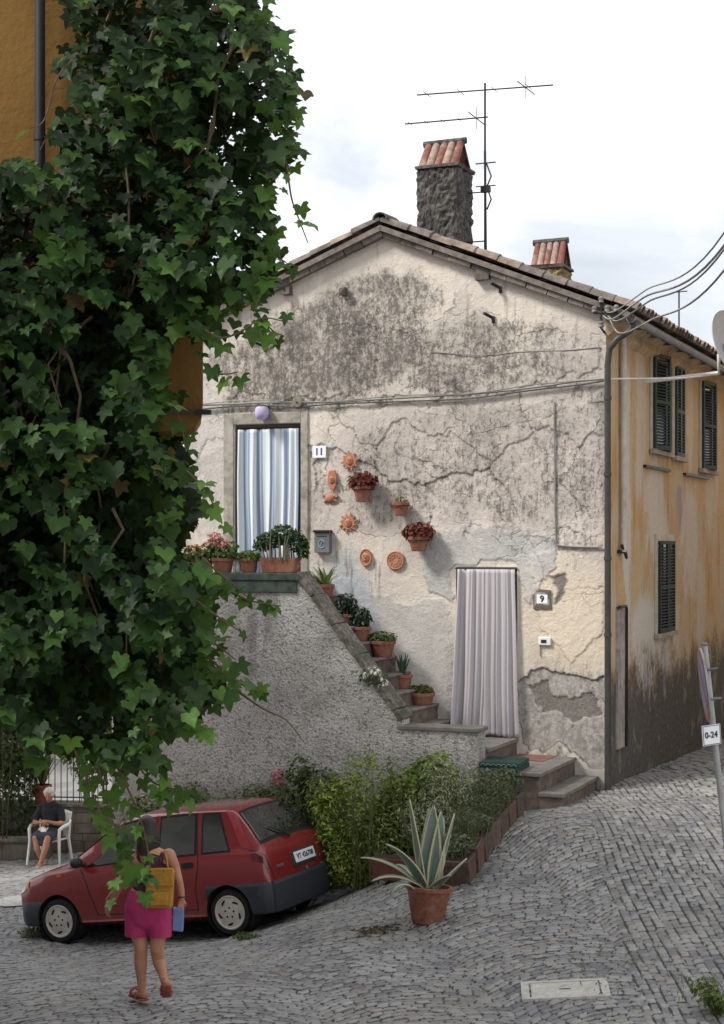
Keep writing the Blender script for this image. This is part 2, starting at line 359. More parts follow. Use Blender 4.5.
b = MB(); b.box(-.05,.05,-.012,.012,.004,.010); b.build('lifting_slot', M['dark_metal'], mh)
# white paint left on the street
M['road_paint'] = plain('road_paint', (.40,.40,.385), .85, 0, .25, 30, .4, dirt=(.17,.17,.165))
def marking(poly, name='road_marking'):
    b = MB(); v = []
    for px, py in poly:
        q = G(px, py); v.append((q.x, q.y, q.z))
    c = sum((Vector(p) for p in v), Vector())/len(v); vv = []
    for i in range(len(v)):
        for k in range(4):
            p = Vector(v[i]).lerp(Vector(v[(i+1)%len(v)]), k/4); vv.append((p.x, p.y, float(gz(p.x, p.y))+.009))
    n = len(vv); vv.append((c.x, c.y, float(gz(c.x, c.y))+.010)); b.add(vv, [(i, (i+1)%n, n) for i in range(n)])
    o = b.build(name, M['road_paint']); o['kind'] = 'structure'; return o
marking([(-12,906),(4,898),(26,895),(26,906),(6,907)]); marking([(27,921),(32,917),(52,922),(44,928)])
# ================================================================== house on the square
house = thing('plaster_house', 'two storey gabled house with stained cracked cream plaster and ochre side wall', 'house', CN, HROT)
W = -FP(184, 400)[0]; ZE = FP(606, 312)[1]; xr, ZR = FP(386, 234); xr = -W/2
ZG = -4.6; DEP = 13.0
def facade_mat():
    n = NT('facade_plaster'); o = n.obj(); x, y, z = n.sep(o)
    wp = n.noise(o, .9, 5, .6); wq = n.noise(o, 2.7, 5, .6)
    dx = (wp-.5)*1.3+(wq-.5)*.5; wr = n.noise(n.comb(x+7.3, y, z+3.1), 1.4, 5, .62); dz = (wr-.5)*1.2+(wq-.5)*.4
    X = x+dx; Zz = z+dz
    def ell(px, py, rx, rz, soft=.5):
        cx, cz = FP(px, py); rx /= 73; rz /= 73
        q = (((X-cx)/rx).pw(2)+((Zz-cz)/rz).pw(2)).sqrt(); return q.st(1+soft, 1-soft)
    cream = n.mix((.66,.595,.51), (.55,.495,.435), wp.st(.35, .65))
    pink = n.mix((.56,.50,.45), (.47,.42,.38), wq.st(.35, .65))
    low = z.st(1.75, 1.45)                               # everything under the cable
    base = n.mix(cream, pink, ell(470, 470, 175, 75, .35).max(ell(600, 440, 60, 130)))
    base = n.mix(base, (.56,.46,.33), ell(575, 620, 60, 60)*.55)
    base = n.mix(base, (.52,.50,.47), ell(210, 470, 40, 100)*.7)
    # cement repairs
    cem = n.mix((.37,.365,.355), (.52,.505,.48), (wq*.6+n.noise(o, 17, 5, .7)*.4).st(.35, .65))
    at = n.attr('coat'); a_lost, a_crack, a_cem = n.sep(at); a_tone = n.attr('coat', 'Alpha')
    base = n.mul(base, a_tone*.75+.62); cm = (a_cem*(wr*1.1+.5)).min(1.0).max(ell(420, 690, 60, 60, .3)*.6)
    base = n.mix(base, cem, cm)
    base = n.mix(base, (.36,.39,.43), ell(345, 610, 34, 60, .25)*.75)
    # fine black mould, thick on the gable
    fine = n.noise(n.comb(x*1.0, y, z*.75), 13, 7, .72); fine2 = n.noise(o, 34, 5, .7); cell = n.vor(n.comb(x+(fine-.5)*.12, y, z+(fine2-.5)*.12), 15, 'DISTANCE_TO_EDGE')
    streak = n.noise(n.comb(x*9, y, z*1.1), 1.0, 5, .65); big = n.noise(o, 2.1, 5, .6)
    gab = ell(335, 352, 120, 60, .35).max(ell(450, 360, 150, 42, .5)*.85).max(ell(380, 300, 66, 30, .5)*.9).max(ell(260, 375, 60, 45, .4)*.9)
    mid = (ell(470, 465, 160, 66, .35)*.62).max(ell(580, 470, 42, 95, .4)*.62).max(ell(330, 500, 40, 70, .5)*.35).max(ell(190, 480, 30, 120, .5)*.45).max(ell(570, 715, 60, 55, .4)*.6)
    mz = ell(590, 395, 30, 20, .5)*.7
    zone = gab.max(mid).max(mz)*(big*.9+.55)
    t = fine*.5+fine2*.28+streak*.22
    mould = (zone*.57+(t-.5)*3.6-.40).st(-.16, .34)
    cell2 = n.vor(n.comb(x+(fine-.5)*.16, y, z+(fine2-.5)*.16), 7, 'DISTANCE_TO_EDGE'); crackle = (cell.st(.030, .004)*.6).max(cell2.st(.022, .003))*zone*wr.st(.40, .60)*.8
    soft = (zone*.42+big*.4-.42).st(-.05, .3)*.55
    c = n.mix(base, n.mix((.25,.23,.21), (.34,.315,.285), fine2), soft)
    c = n.mix(c, n.mix((.060,.054,.048), (.17,.155,.135), fine2), mould*.88)
    c = n.mix(c, (.045,.040,.036), crackle)
    # short vertical mould streaks in the middle storey
    vs = n.noise(n.comb(x*26, y, z*4.5), 1.0, 5, .7); c = n.mix(c, (.13,.11,.10), (vs.st(.50, .66))*mid.st(.02, .4)*fine.st(.40,.58)*wr.st(.42,.58)*.9)
    # long cracks and lifted edges of the render
    cw = n.comb(x+(wq-.5)*.55+(fine-.5)*.05, y, z+(wr-.5)*.6+(fine-.5)*.05)
    e1 = n.vor(cw, .95, 'DISTANCE_TO_EDGE'); e2 = n.vor(n.comb(x*1.0+(wr-.5)*.4+3, y, z*1.5+(fine-.5)*.06), 1.7, 'DISTANCE_TO_EDGE')
    cz_ = ell(460, 460, 190, 95, .3).max(ell(420, 360, 200, 60, .3)*.8).max(ell(560, 590, 60, 40, .4)*.7)
    crack = (e1.st(.009, .002)*n.noise(o, 3, 2).st(.42,.54)).max(e2.st(.007, .002)*.7*big.st(.50, .58))*cz_
    c = n.mix(c, (.06,.05,.045), crack*.45); c = n.mix(c, (.05,.043,.038), a_crack*.85)
    cellh = n.vor(cw, .95, 'F1', 1); _r = n.sep(cellh)[0]
    c = n.mul(c, (_r*.22+.89)*(fine2*.36+.82)*(fine*.34+.83))
    # coat fallen off low on the right
    lost = a_lost.st(.3, .9)*.6+a_lost.st(0.0,.3)*.4
    c = n.mix(c, n.mix((.20,.185,.17), (.42,.40,.37), fine.st(.38, .62)), lost*.85)
    c = n.mix(c, n.mix((.09,.08,.07), (.22,.20,.18), fine2.st(.3,.7)), a_lost.st(.35,.5)*a_lost.st(.8,.65)*.85)  # dark under-coat, plus shade painted round the rims of the loss
    pass
    pass
    eave = (z-(x-xr).abs()*-.435).st(ZR-.55, ZR-.05); c = n.mix(c, (.62,.55,.48), eave*wq.st(.35,.6)*.5); c = n.mix(c, (.16,.14,.12), streak.st(.55,.70)*(z-(x-xr).abs()*-.435).st(ZR-1.3, ZR-.1)*.45)
    # damp foot, washed streaks from the pots
    c = n.mix(c, (.15,.14,.13), (z*-1.0+(wq-.5)*1.2).st(2.45, 3.3)*.6)
    c = n.mix(c, (.20,.18,.15), ell(345, 575, 55, 30, .5)*streak.st(.52,.66)*.7)
    hgt = fine*.6+fine2*.4+big*.5-crack*.8-crackle*.3
    n.bump(hgt, .75, .03); return n.set(c, .9, 0, .15)
def side_mat():
    n = NT('ochre_plaster'); o = n.obj(); x, y, z = n.sep(o)
    wq = n.noise(o, 1.6, 6, .62); fine = n.noise(o, 14, 6, .7); st = n.noise(n.comb(x, y*3, z*.7), 1.0, 6, .65); st2 = n.noise(n.comb(x, y*14, z*.8), 1.0, 5, .65)
    c = n.mix((.48,.325,.17), (.46,.38,.27), wq.st(.35, .65)); c = n.mix(c, (.36,.195,.08), st.st(.48, .70)*.75)
    Yw = y+(wq-.5)*.9+(st2-.5)*.5; Zw = z+(wq-.5)*1.1
    def ell(px, py, ry, rz, soft=.4):
        cy, cz = RP(px, py); q = (((Yw-cy)/ry).pw(2)+((Zw-cz)/rz).pw(2)).sqrt(); return q.st(1+soft, 1-soft)
    pale = (.54,.51,.47)
    for px, py, ry, rz, k in ((627, 520, .22, 2.2, .8),(655, 510, .6, .8, .75),(664, 600, .55, 1.3, .9),(690, 540, .7, .9, .65),(645, 640, .9, .7, .9),(676, 640, .25, .7, .6),(712, 490, .6, .5, .4),(640, 420, .35, 1.2, .45),(690, 420, .25, 1.0, .5),(700, 600, .5, .7, .5)):
        c = n.mix(c, pale, (ell(px, py, ry, rz)+(st2-.5)*.7+(fine-.5)*.6+(wq-.5)*.9).st(.15, .95)*k)
    c = n.mix(c, (.27,.26,.33), ell(679, 508, .25, .35, .3)*.8)
    c = n.mix(c, (.17,.13,.10), st2.st(.60, .74)*wq.st(.45,.6)*.6); c = n.mul(c, fine*.5+.75)
    edge = Zw+y*.0
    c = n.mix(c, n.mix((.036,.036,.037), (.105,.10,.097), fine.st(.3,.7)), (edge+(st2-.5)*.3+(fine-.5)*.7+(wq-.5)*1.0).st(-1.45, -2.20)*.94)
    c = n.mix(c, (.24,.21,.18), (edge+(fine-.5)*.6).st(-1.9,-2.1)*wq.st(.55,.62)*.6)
    n.bump(fine*.5+wq, .6, .025); return n.set(c, .9, 0, .15)
pitch = math.atan2(ZR-ZE, W/2)
M['facade'] = facade_mat(); M['side'] = side_mat()
# facade with its two door openings
d11 = [FP(234, 425)[0], FP(301, 425)[0], FP(234, 590)[1], FP(267, 424)[1]]
d9 = [FP(456, 567)[0], FP(517, 567)[0], FP(485, 736)[1], FP(485, 567)[1]]
ZA = d9[2]; ZL = -.47; d11[2] = ZL
def facade_relief():
    def lines(brk, step):
        out = []
        for a, c in zip(brk[:-1], brk[1:]): out += list(np.linspace(a, c, max(1, int(round((c-a)/step)))+1)[:-1])
        return np.array(out+[brk[-1]])
    xs = lines(sorted([-W, d11[0], d11[1], d9[0], d9[1], 0.0]), .0145); zs = np.concatenate([[ZG], lines([-3.35, ZA, ZL, d9[3], d11[3], ZR+.04], .0145)])
    X, Z = np.meshgrid(xs, zs, indexing='ij')
    def hs(a, c, k): v = np.sin(a*127.1+c*311.7+k*74.7)*43758.5453; return v-np.floor(v)
    def vn(x, y, k):
        i, j = np.floor(x), np.floor(y); fx, fy = x-i, y-j; fx = fx*fx*(3-2*fx); fy = fy*fy*(3-2*fy)
        return (hs(i,j,k)*(1-fx)+hs(i+1,j,k)*fx)*(1-fy)+(hs(i,j+1,k)*(1-fx)+hs(i+1,j+1,k)*fx)*fy
    def fb(x, y, k, o=4):
        s = 0; a = .5
        for q in range(o): s = s+a*(vn(x, y, k+q)-.5); x = x*2.03+3.1; y = y*2.03+1.7; a *= .55
        return s
    wx = X+.36*fb(X*2.1, Z*2.1, 1)+.14*fb(X*8, Z*8, 5); wz = Z+.36*fb(X*2.1, Z*2.1, 11)+.14*fb(X*8, Z*8, 15)
    def poly(pp):
        q = [FP(*p) for p in pp]; ins = np.zeros(X.shape, bool)
        for i in range(len(q)):
            x0, y0 = q[i]; x1, y1 = q[(i+1)%len(q)]; ins ^= ((y0 > wz) != (y1 > wz)) & (wx < (x1-x0)*(wz-y0)/(y1-y0+1e-9)+x0)
        return ins
    h = .016*fb(X*.9, Z*.9, 21)+.009*fb(X*4, Z*4, 25)+.006*fb(X*16, Z*16, 29, 3); tone = np.full(X.shape, .5); lost = np.zeros(X.shape); cem = np.zeros(X.shape)
    for pp, d, t in (([(300,432),(340,452),(379,468),(395,484),(424,487),(440,472),(492,470),(507,492),(505,526),(440,532),(390,512),(330,508)], -.016, .62),
        ([(337,408),(358,439),(379,443),(393,422),(412,426),(449,430),(496,468),(507,451),(548,426),(577,445),(604,436),(604,398),(470,403),(340,404)], .012, .40),
        ([(507,492),(520,470),(560,452),(604,462),(604,545),(560,548),(515,530)], .008, .56), ([(250,352),(330,340),(400,352),(470,356),(520,350),(604,347),(604,376),(470,394),(300,399),(230,398)], .012, .42),
        ([(205,440),(232,436),(232,560),(190,560),(188,480)], -.008, .55), ([(530,560),(575,552),(604,566),(604,640),(570,655),(540,622)], .009, .60), ([(302,440),(325,470),(318,520),(303,545)], -.010, .42)):
        m = poly(pp); h = np.where(m, h+d, h); tone = np.where(m, t, tone)
    m = poly([(420,548),(448,528),(500,526),(548,538),(556,566),(530,604),(520,600),(518,560),(456,560),(452,600),(430,590)]); h = np.where(m, h+.010, h); cem = np.where(m, .8, cem)
    m = poly([(310,590),(350,585),(400,600),(440,600),(452,640),(450,735),(400,735),(330,640)]); h = np.where(m, h+.006, h); cem = np.where(m, .6, cem)
    m = poly([(519,684),(545,666),(575,672),(606,678),(606,756),(585,768),(560,740),(530,752),(519,730)]); h = np.where(m, h-.020, h); lost = np.where(m, 1, lost)
    m = poly([(534,690),(552,680),(560,692),(585,688),(600,700),(596,724),(580,716),(566,730),(556,714),(540,716)]); h = np.where(m, h-.014, h); lost = np.where(m, .55, lost)
    m = poly([(551,574),(560,572),(561,592),(555,604),(549,604),(551,590)]); h = np.where(m, h-.016, h); lost = np.where(m, .6, lost)
    for _ in range(3):
        for A_ in (cem, lost): A_[1:-1,1:-1] = (A_[1:-1,1:-1]*2+A_[2:,1:-1]+A_[:-2,1:-1]+A_[1:-1,2:]+A_[1:-1,:-2])/6
    crack = np.zeros(X.shape)
    for pl in ([(449,430),(470,424),(500,412),(545,408)],[(424,486),(430,520),(425,545)],[(379,443),(376,462),(384,476)],[(492,470),(500,440),(497,420)],[(548,426),(552,455),(575,480),(600,488)],[(505,526),(530,534),(560,528),(604,536)],[(340,420),(322,440),(318,470)],[(360,332),(380,350),(372,376),(392,396)],[(470,356),(462,376),(476,394)],[(535,352),(548,366),(545,386)],[(430,352),(480,355),(520,351),(600,347)],[(575,470),(570,500),(590,520)],[(395,484),(404,466),(420,458),(424,440)],[(530,560),(520,548),(535,532)],[(560,590),(585,584),(604,590)],[(300,352),(330,362),(350,356),(385,366)]):
        q = [FP(*p) for p in pl]
        for (x0, y0), (x1, y1) in zip(q[:-1], q[1:]):
            t = np.clip(((wx-x0)*(x1-x0)+(wz-y0)*(y1-y0))/((x1-x0)**2+(y1-y0)**2), 0, 1); dd = np.hypot(wx-x0-t*(x1-x0), wz-y0-t*(y1-y0)); crack = np.maximum(crack, np.clip(1.15-dd/.009, 0, 1)*np.clip(.55+1.6*fb(X*3, Z*3, 41), 0, 1))
    h = h-.012*crack
    gx, gz_ = np.gradient(h); edge = np.clip((np.hypot(gx, gz_)-.0035)/.006, 0, 1)
    near = np.minimum.reduce([np.abs(X-v) for v in (-W, 0.0)]); keep = np.clip(near/.05, 0, 1)
    for q in (d11, d9):
        ddx = np.maximum(np.maximum(q[0]-X, X-q[1]), 0); ddz = np.maximum(np.maximum(q[2]-Z, Z-q[3]), 0); keep = np.minimum(keep, np.clip(np.hypot(ddx, ddz)/.04, 0, 1))
    Y = -(h-.004)*keep; nx, nz = X.shape; V = np.stack([X, Y, Z], -1).reshape(-1, 3)
    cx_ = (xs[:-1]+xs[1:])/2; cz = (zs[:-1]+zs[1:])/2; CXg, CZg = np.meshgrid(cx_, cz, indexing='ij'); ok = CZg < ZR+.035-np.abs(CXg-xr)*math.tan(pitch)
    for q in (d11, d9): ok &= ~((CXg > q[0]) & (CXg < q[1]) & (CZg > q[2]) & (CZg < q[3]))
    i = np.arange(nx-1)[:,None]*nz+np.arange(nz-1)[None]; f = np.stack([i, i+nz, i+nz+1, i+1], -1)[ok]
    me = bpy.data.meshes.new('front_wall'); me.vertices.add(len(V)); me.vertices.foreach_set('co', V.ravel()); me.loops.add(f.size); me.loops.foreach_set('vertex_index', f.ravel().astype(np.int32)); me.polygons.add(len(f))
    me.polygons.foreach_set('loop_start', np.arange(0, f.size, 4)); me.polygons.foreach_set('loop_total', np.full(len(f), 4)); me.update(calc_edges=True)
    me.color_attributes.new('coat', 'FLOAT_COLOR', 'POINT').data.foreach_set('color', np.stack([lost, np.maximum(crack, edge*.42), cem, tone], -1).ravel().astype(np.float32))
    me.polygons.foreach_set('use_smooth', [True]*len(f)); me.materials.append(M['facade']); o = bpy.data.objects.new('front_wall', me); COL.objects.link(o); o.parent = house
facade_relief(); b = MB()
for q in (d11, d9):
    b = MB(); x0, x1, z0, z1 = q; D = .32
    b.add([(x0,0,z0),(x0,D,z0),(x0,D,z1),(x0,0,z1),(x1,0,z0),(x1,D,z0),(x1,D,z1),(x1,0,z1)], [(0,1,2,3),(5,4,7,6),(3,2,6,7),(1,0,4,5)]); b.build('door_reveal', M['facade'], house, recalc=False)
b = MB()
for q in (d11, d9): b.box(q[0]-.3, q[1]+.3, .325, 1.6, q[2]-.05, q[3]+.3)
b.build('dark_hallway', M['void'], house)  # near-black block stands in for the unlit room behind the doors
b = MB()
b.add([(0,0,ZG),(0,DEP,ZG),(0,DEP,ZE),(0,0,ZE)], [(0,1,2,3)]); b.build('side_wall', M['side'], house, recalc=False)
b = MB(); b.add([(-W,0,ZG),(-W,DEP,ZG),(-W,DEP,ZE),(-W,0,ZE)], [(3,2,1,0)]); b.add([(-W,DEP,ZG),(0,DEP,ZG),(0,DEP,ZE),(xr,DEP,ZR),(-W,DEP,ZE)], [(4,3,2,1,0)])
b.build('rear_wall', M['facade'], house, recalc=False)
# door frames
M['old_wood'] = plain('old_wood', (.10,.085,.07), .8, 0, .4, 20, .3); M['stone_trim'] = plain('stone_trim', (.32,.29,.25), .9, 0, .3, 12, .4, dirt=(.13,.12,.11))
for q in (d11, d9):
    b = MB(); t = .05; b.box(q[0], q[0]+t, .05, .12, q[2], q[3]-t); b.box(q[1]-t, q[1], .05, .12, q[2], q[3]-t); b.box(q[0], q[1], .05, .12, q[3]-t, q[3]); b.build('door_frame', M['old_wood'], house, bevel=.004)
b = MB(); t = .16
b.box(d11[0]-t, d11[0]-.002, -.022, .06, ZL, d11[3]+t); b.box(d11[1]+.002, d11[1]+t*.7, -.022, .06, ZL, d11[3]+t); b.box(d11[0]-.002, d11[1]+.002, -.022, .06, d11[3]+.002, d11[3]+t)
b.build('door_surround', M['stone_trim'], house, bevel=.008)
# ------------------------------------------------------------------ roof
M['tile'] = plain('roof_tile', (.22,.165,.13), .9, 0, .5, 7, .5, dirt=(.10,.095,.075)); M['tile_red'] = plain('tile_red', (.165,.062,.046), .85, 0, .45, 12, .4, dirt=(.36,.30,.25))
M['shutter_dark'] = plain('shutter_dark', (.012,.020,.017), .7, 0, .3, 12, .2)
M['tile_dark'] = plain('tile_dark', (.14,.115,.10), .9, 0, .5, 8, .5, dirt=(.05,.048,.04)); M['eave_wood'] = plain('eave_wood', (.16,.135,.115), .9, 0, .4, 12, .4, dirt=(.07,.06,.05))
pitch = math.atan2(ZR-ZE, W/2); OV = .36; FO = .16
def half_tile(b, o, down, across, up, length, r0, r1, th=.018, mi=0, n=6):
    ring = []
    for q, rr in ((0, r0), (length, r1)):
        for rad in (rr, rr-th):
            for k in range(n+1):
                an = math.pi*k/n; ring.append(o+down*q+across*(rad*math.cos(an))+up*(rad*math.sin(an)*.85))
    m = n+1; f = []
    for k in range(n):
        f += [(k, k+1, 2*m+k+1, 2*m+k), (m+k+1, m+k, 3*m+k, 3*m+k+1), (k+1, k, m+k, m+k+1), (2*m+k, 2*m+k+1, 3*m+k+1, 3*m+k)]
    f += [(0, 2*m, 3*m, m), (n, m+n, 3*m+n, 2*m+n)]
    b.add(ring, f, mi)
b = MB(); bd = MB(); SL = (W/2+OV)/math.cos(pitch)
for sg in (-1, 1):
    dn = Vector((sg*math.cos(pitch), 0, -math.sin(pitch))); up = Vector((sg*math.sin(pitch), 0, math.cos(pitch))); ac = Vector((0,1,0))
    for ci in range(int((DEP+.4)/.205)):
        yy = -FO+.09+ci*.205; rows = 11; st = SL/rows; off = random.uniform(-.03,.03)
        for k in range(rows):
            if sg < 0 and ci > 6: continue
            o = Vector((xr, yy+random.uniform(-.012,.012), ZR+.13))+dn*(k*st+off)+up*(.02+random.uniform(0,.018))
            mi = 1 if random.random() < .3 else 0
            half_tile(b, o, dn.lerp(ac, random.uniform(-.02,.02)).normalized(), ac, up, st+.10, .095, .118, mi=mi)
    a0 = Vector((xr, 0, ZR+.10)); bd.add([a0+ac*-FO, a0+ac*(DEP+.1), a0+ac*(DEP+.1)+dn*SL, a0+ac*-FO+dn*SL]+[p-up*.07 for p in (a0+ac*-FO, a0+ac*(DEP+.1), a0+ac*(DEP+.1)+dn*SL, a0+ac*-FO+dn*SL)],
        [(0,1,2,3),(7,6,5,4),(0,3,7,4),(1,5,6,2),(3,2,6,7)])
for k in range(30):                                     # ridge tiles
    half_tile(b, Vector((xr, -FO-.02+k*.42, ZR+.17+random.uniform(0,.02))), Vector((0,1,0)), Vector((1,0,0)), Vector((0,0,1)), .47, .11, .125, mi=k%3 == 0)
roof = b.build('roof', [M['tile'], M['tile_dark']], house, smooth=35, recalc=False)
# verge boards: plank edge with a thin brick course under the tiles
for sg in (-1, 1):
    dn = Vector((sg*math.cos(pitch), 0, -math.sin(pitch))); up = Vector((sg*math.sin(pitch), 0, math.cos(pitch))); k = 0; s = 0
    while s < SL-.05:
        ln = random.uniform(.22,.34); mm = Matrix.Translation(Vector((xr,0,ZR+.008))+dn*s) @ Matrix((( dn.x,0,up.x,0),(0,1,0,0),(dn.z,0,up.z,0),(0,0,0,1)))
        bd.box(0.006, ln-.006, -FO+.03+random.uniform(0,.04), .02, -.055, .028, mat=mm, jit=.007); s += ln
bd.build('roof_deck', M['eave_wood'], roof)
for px, py, s in ((485,273,.10),(345,292,.05),(597,305,.07),(289,290,.07)):   # beam ends on the gable
    b = MB(); x, z = FP(px, py); b.box(x-s, x+s*.8, -.10, .05, z-s, z+s*.9, jit=.012); b.build('beam_end', M['old_wood'], house)
for px, py in ((500,288),(493,318),(265,347)):
    b = MB(); x, z = FP(px, py); b.tube([(x,.02,z),(x-.08,-.16,z+.05)], .022, 6); b.box(x-.01,x+.03,-.03,.0,z-.07,z+.02); b.build('iron_peg', M['dark_metal'], house)
# eave, cornice, gutter along the ochre side
b = MB(); zE = ZE-OV*math.tan(pitch)
b.prism([(0.003,ZE-.34),(.10,ZE-.26),(.10,ZE-.17),(.2,ZE-.10),(.2,ZE-.06),(.003,ZE-.02)], -.02, DEP); b.build('cornice', plain('cornice_plaster', (.42,.31,.19), .9, 0, .3, 9, .3, dirt=(.18,.15,.12)), house)
b = MB(); prof = [(OV+.02+.065*math.cos(a), zE+.03+.075*math.sin(a)) for a in np.linspace(math.pi, 2*math.pi, 9)]
prof += [(x*.999+(OV+.02)*.001-(x-OV-.02)*.12, z+.004) for x, z in reversed(prof)]
b.prism(prof, -.22, DEP); b.build('gutter', M['grey_metal'], house, smooth=30)
for k in range(14):
    b = MB(); y = -.05+k*.95; b.box(OV-.02, OV+.0, y, y+.07, zE-.05, zE+.1); b.box(.02, OV-.02, y, y+.08, zE-.01+.02, zE+.06); b.build('rafter_end', M['eave_wood'], house)
# downpipes
zb_ = float(gz(*CN.xy))-E
M['pipe'] = plain('downpipe_metal', (.055,.055,.053), .5, .3, .25, 9, dirt=(.06,.05,.045))
b = MB(); b.tube([(OV+.02,-.10,zE-.02),(OV,-.10,zE-.12),(.17,-.11,zE-.24),(.07,-.10,zE-.36),(.045,-.09,zE-.55),(.045,-.09,zb_-.1)], .043, 12)
for z in (1.9, .9, -.2, -1.2): b.tube([(.045,-.09,z),(.045,-.09,z+.05)], .052, 12)
b.build('downpipe', M['pipe'], house, smooth=40)
y0, zt0 = RP(619, 335); y1, zb0 = RP(619, 552)
b = MB(); b.tube([(.06,y0,zt0+.2),(.06,y0,zb0)], .042, 10)
for z in (zt0-.5, zt0-1.3): b.tube([(.06,y0,z),(.06,y0,z+.04)], .05, 10)
b.build('drain_pipe', plain('pipe_pale', (.48,.44,.38), .6, 0, .2, 8, dirt=(.25,.18,.12)), house, smooth=40)
b = MB(); b.tube([(.05,y0-.05,zb0+.1),(.10,y0+.02,zb0-.08),(.06,y0+.12,zb0+.02)], .02, 6); b.box(.0,.05,y0-.12,y0+.15,zb0-.02,zb0+.03); b.build('pipe_bracket', M['dark_metal'], house)
ya, za = RP(616, 607); yb, zb1 = RP(623, 607)
b = MB(); b.tube([(.02,ya,za-.02),(.05,ya,za),(.05,yb-.03,za),(.05,yb,za-.05),(.05,yb,-2.75)], .022, 6); b.build('gas_pipe', M['dark_metal'], house)
b = MB(); y2, z2 = RP(623, 720); b.box(.0,.03,ya-.02,yb-.02,-2.75,za-.05); b.build('pipe_chase', plain('chase_plaster', (.30,.27,.25), .9, 0, .35, 10, .4, dirt=(.14,.12,.11)), house)
# windows of the ochre side
def window(pxa, pxb, pyt, pyb, kind):
    ya = RP(pxa, 400)[0]; yb = RP(pxb, 400)[0]; zt = RP((pxa+pxb)/2, pyt)[1]; zb = RP((pxa+pxb)/2, pyb)[1]
    m = MB(); m.box(.004, .03, ya-.10, yb+.10, zt, zt+.10); m.box(.004, .03, ya-.10, ya, zb, zt); m.box(.004, .03, yb, yb+.10, zb, zt); m.box(.004,.012,ya,yb,zb,zt)
    fr = m.build('window', plain('window_surround', (.46,.42,.37), .9, 0, .2, 9), house)
    m = MB(); m.box(.012, .09, ya-.16, yb+.16, zb-.07, zb); m.build('sill', M['stone_trim'], fr, bevel=.006)
    m = MB(); m.box(.012,.016,ya+.04,yb-.04,zb+.04,zt-.04); m.build('pane', plain('dark_glass', (.03,.035,.04), .12), fr)
    def leaf(hy, wd, ang, nm):                            # hinged at hy, wd signed, ang from the closed plane
        m = MB(); T = Matrix.Translation((.035, hy, 0)) @ Matrix.Rotation(ang, 4, 'Z')
        s = 1 if wd > 0 else -1; wd = abs(wd)
        def bx(a, c, z0, z1, t0=0, t1=.035): m.box(t0, t1, min(s*a, s*c), max(s*a, s*c), z0, z1, mat=T)
        bx(0, .05, zb, zt); bx(wd-.05, wd, zb, zt); bx(.05, wd-.05, zb, zb+.06); bx(.05, wd-.05, zt-.05, zt); bx(.05, wd-.05, (zb+zt)/2-.025, (zb+zt)/2+.025)
        z = zb+.07
        while z < zt-.07:
            mm = T @ Matrix.Translation((.0175, s*wd/2, z)) @ Matrix.Rotation(R(38), 4, 'Y'); m.box(-.022,.022,-(wd/2-.05),(wd/2-.05),-.004,.004, mat=mm); z += .046
        m.build('shutter', M['shutter_dark' if kind == 'shut' and pyb > 600 else 'green_paint'], house)
    w = (yb-ya)/2
    if kind == 'open':
        leaf(ya, w, R(-150), 'a'); leaf(yb, -w, R(118), 'b')
    elif kind == 'ajar': leaf(ya, w, R(-12), 'a'); leaf(yb, -w, R(10), 'b')
    else: leaf(ya, w, R(-1), 'a'); leaf(yb, -w, R(1), 'b')
window(651, 667, 357, 451, 'ajar'); window(673, 681, 367, 457, 'shut'); window(700, 712.5, 384, 470, 'ajar'); window(656, 671, 541, 632, 'shut')
for pxa, pxb, py in ((643,668,466),(683,707,474)):
    b = MB(); ya = RP(pxa, py)[0]; yb = RP(pxb, py)[0]; z = RP(pxa, py)[1]; b.box(.003,.05,ya,yb,z-.02,z+.02); b.build('iron_rail', M['dark_metal'], house)
# ------------------------------------------------------------------ chimneys
M['chimney'] = plain('chimney_render', (.060,.055,.050), .95, 0, .7, 22, 1.0, dirt=(.17,.155,.135)); M['moss'] = plain('mossy_render', (.20,.155,.06), .95, 0, .45, 14, .8, dirt=(.11,.10,.07))
def chimney(x0, x1, y0, y1, z0, z1, zc, mat, ch):
    m = MB(); nx, nz = 8, 14; rr = random.Random(3)
    def rough(a, c, z): return Vector((a, c, z))
    m.box(x0, x1, y0, y1, z0, z1)
    o = m.build('chimney', mat, house); md = o.modifiers.new('bev', 'BEVEL'); md.width = .06; md.segments = 2
    sd = o.modifiers.new('sub', 'SUBSURF'); sd.subdivision_type = 'SIMPLE'; sd.levels = 5; sd.render_levels = 5
    tx = bpy.data.textures.new('rough', 'CLOUDS'); tx.noise_scale = .07; dp = o.modifiers.new('disp', 'DISPLACE'); dp.texture = tx; dp.strength = .10; dp.mid_level = .5
    ym = (y0+y1)/2; cb = MB(); L_ = x1-x0-.02; nt = 5
    for sg in (-1, 1):
        dn = Vector((0, sg*(y1-y0)*.42, -(zc-z1))); ln = dn.length; dn.normalize(); up = Vector((0, dn.z*-sg, abs(dn.y)))
        if up.z < 0: up = -up
        for k in range(nt):
            ox = x0+.01+L_*(k+.5)/nt; half_tile(cb, Vector((ox+random.uniform(-.008,.008), ym-sg*.0, zc+.01)), dn, Vector((1,0,0)), up, ln+.02, L_/nt*.46, L_/nt*.54, mi=k%2)
    c1 = cb.build('chimney_cap', [M['tile_red'], ch], o, smooth=35, recalc=False)
    m = MB(); m.tube([(x0-.01,ym,zc+.02),(x1+.01,ym,zc+.03)], .05, 8); m.box(x0-.02, x1+.02, y0-.02, y1+.02, z1-.012, z1+.028, jit=.012); m.build('cap_bed', M['chimney'], o)
M['tile_worn'] = plain('tile_worn', (.29,.20,.16), .85, 0, .4, 12, .4, dirt=(.12,.10,.09))
x0, z1 = FP(416, 168, .9); x1, _ = FP(457.5, 168, .9); _, zc = FP(440, 143, 1.15)
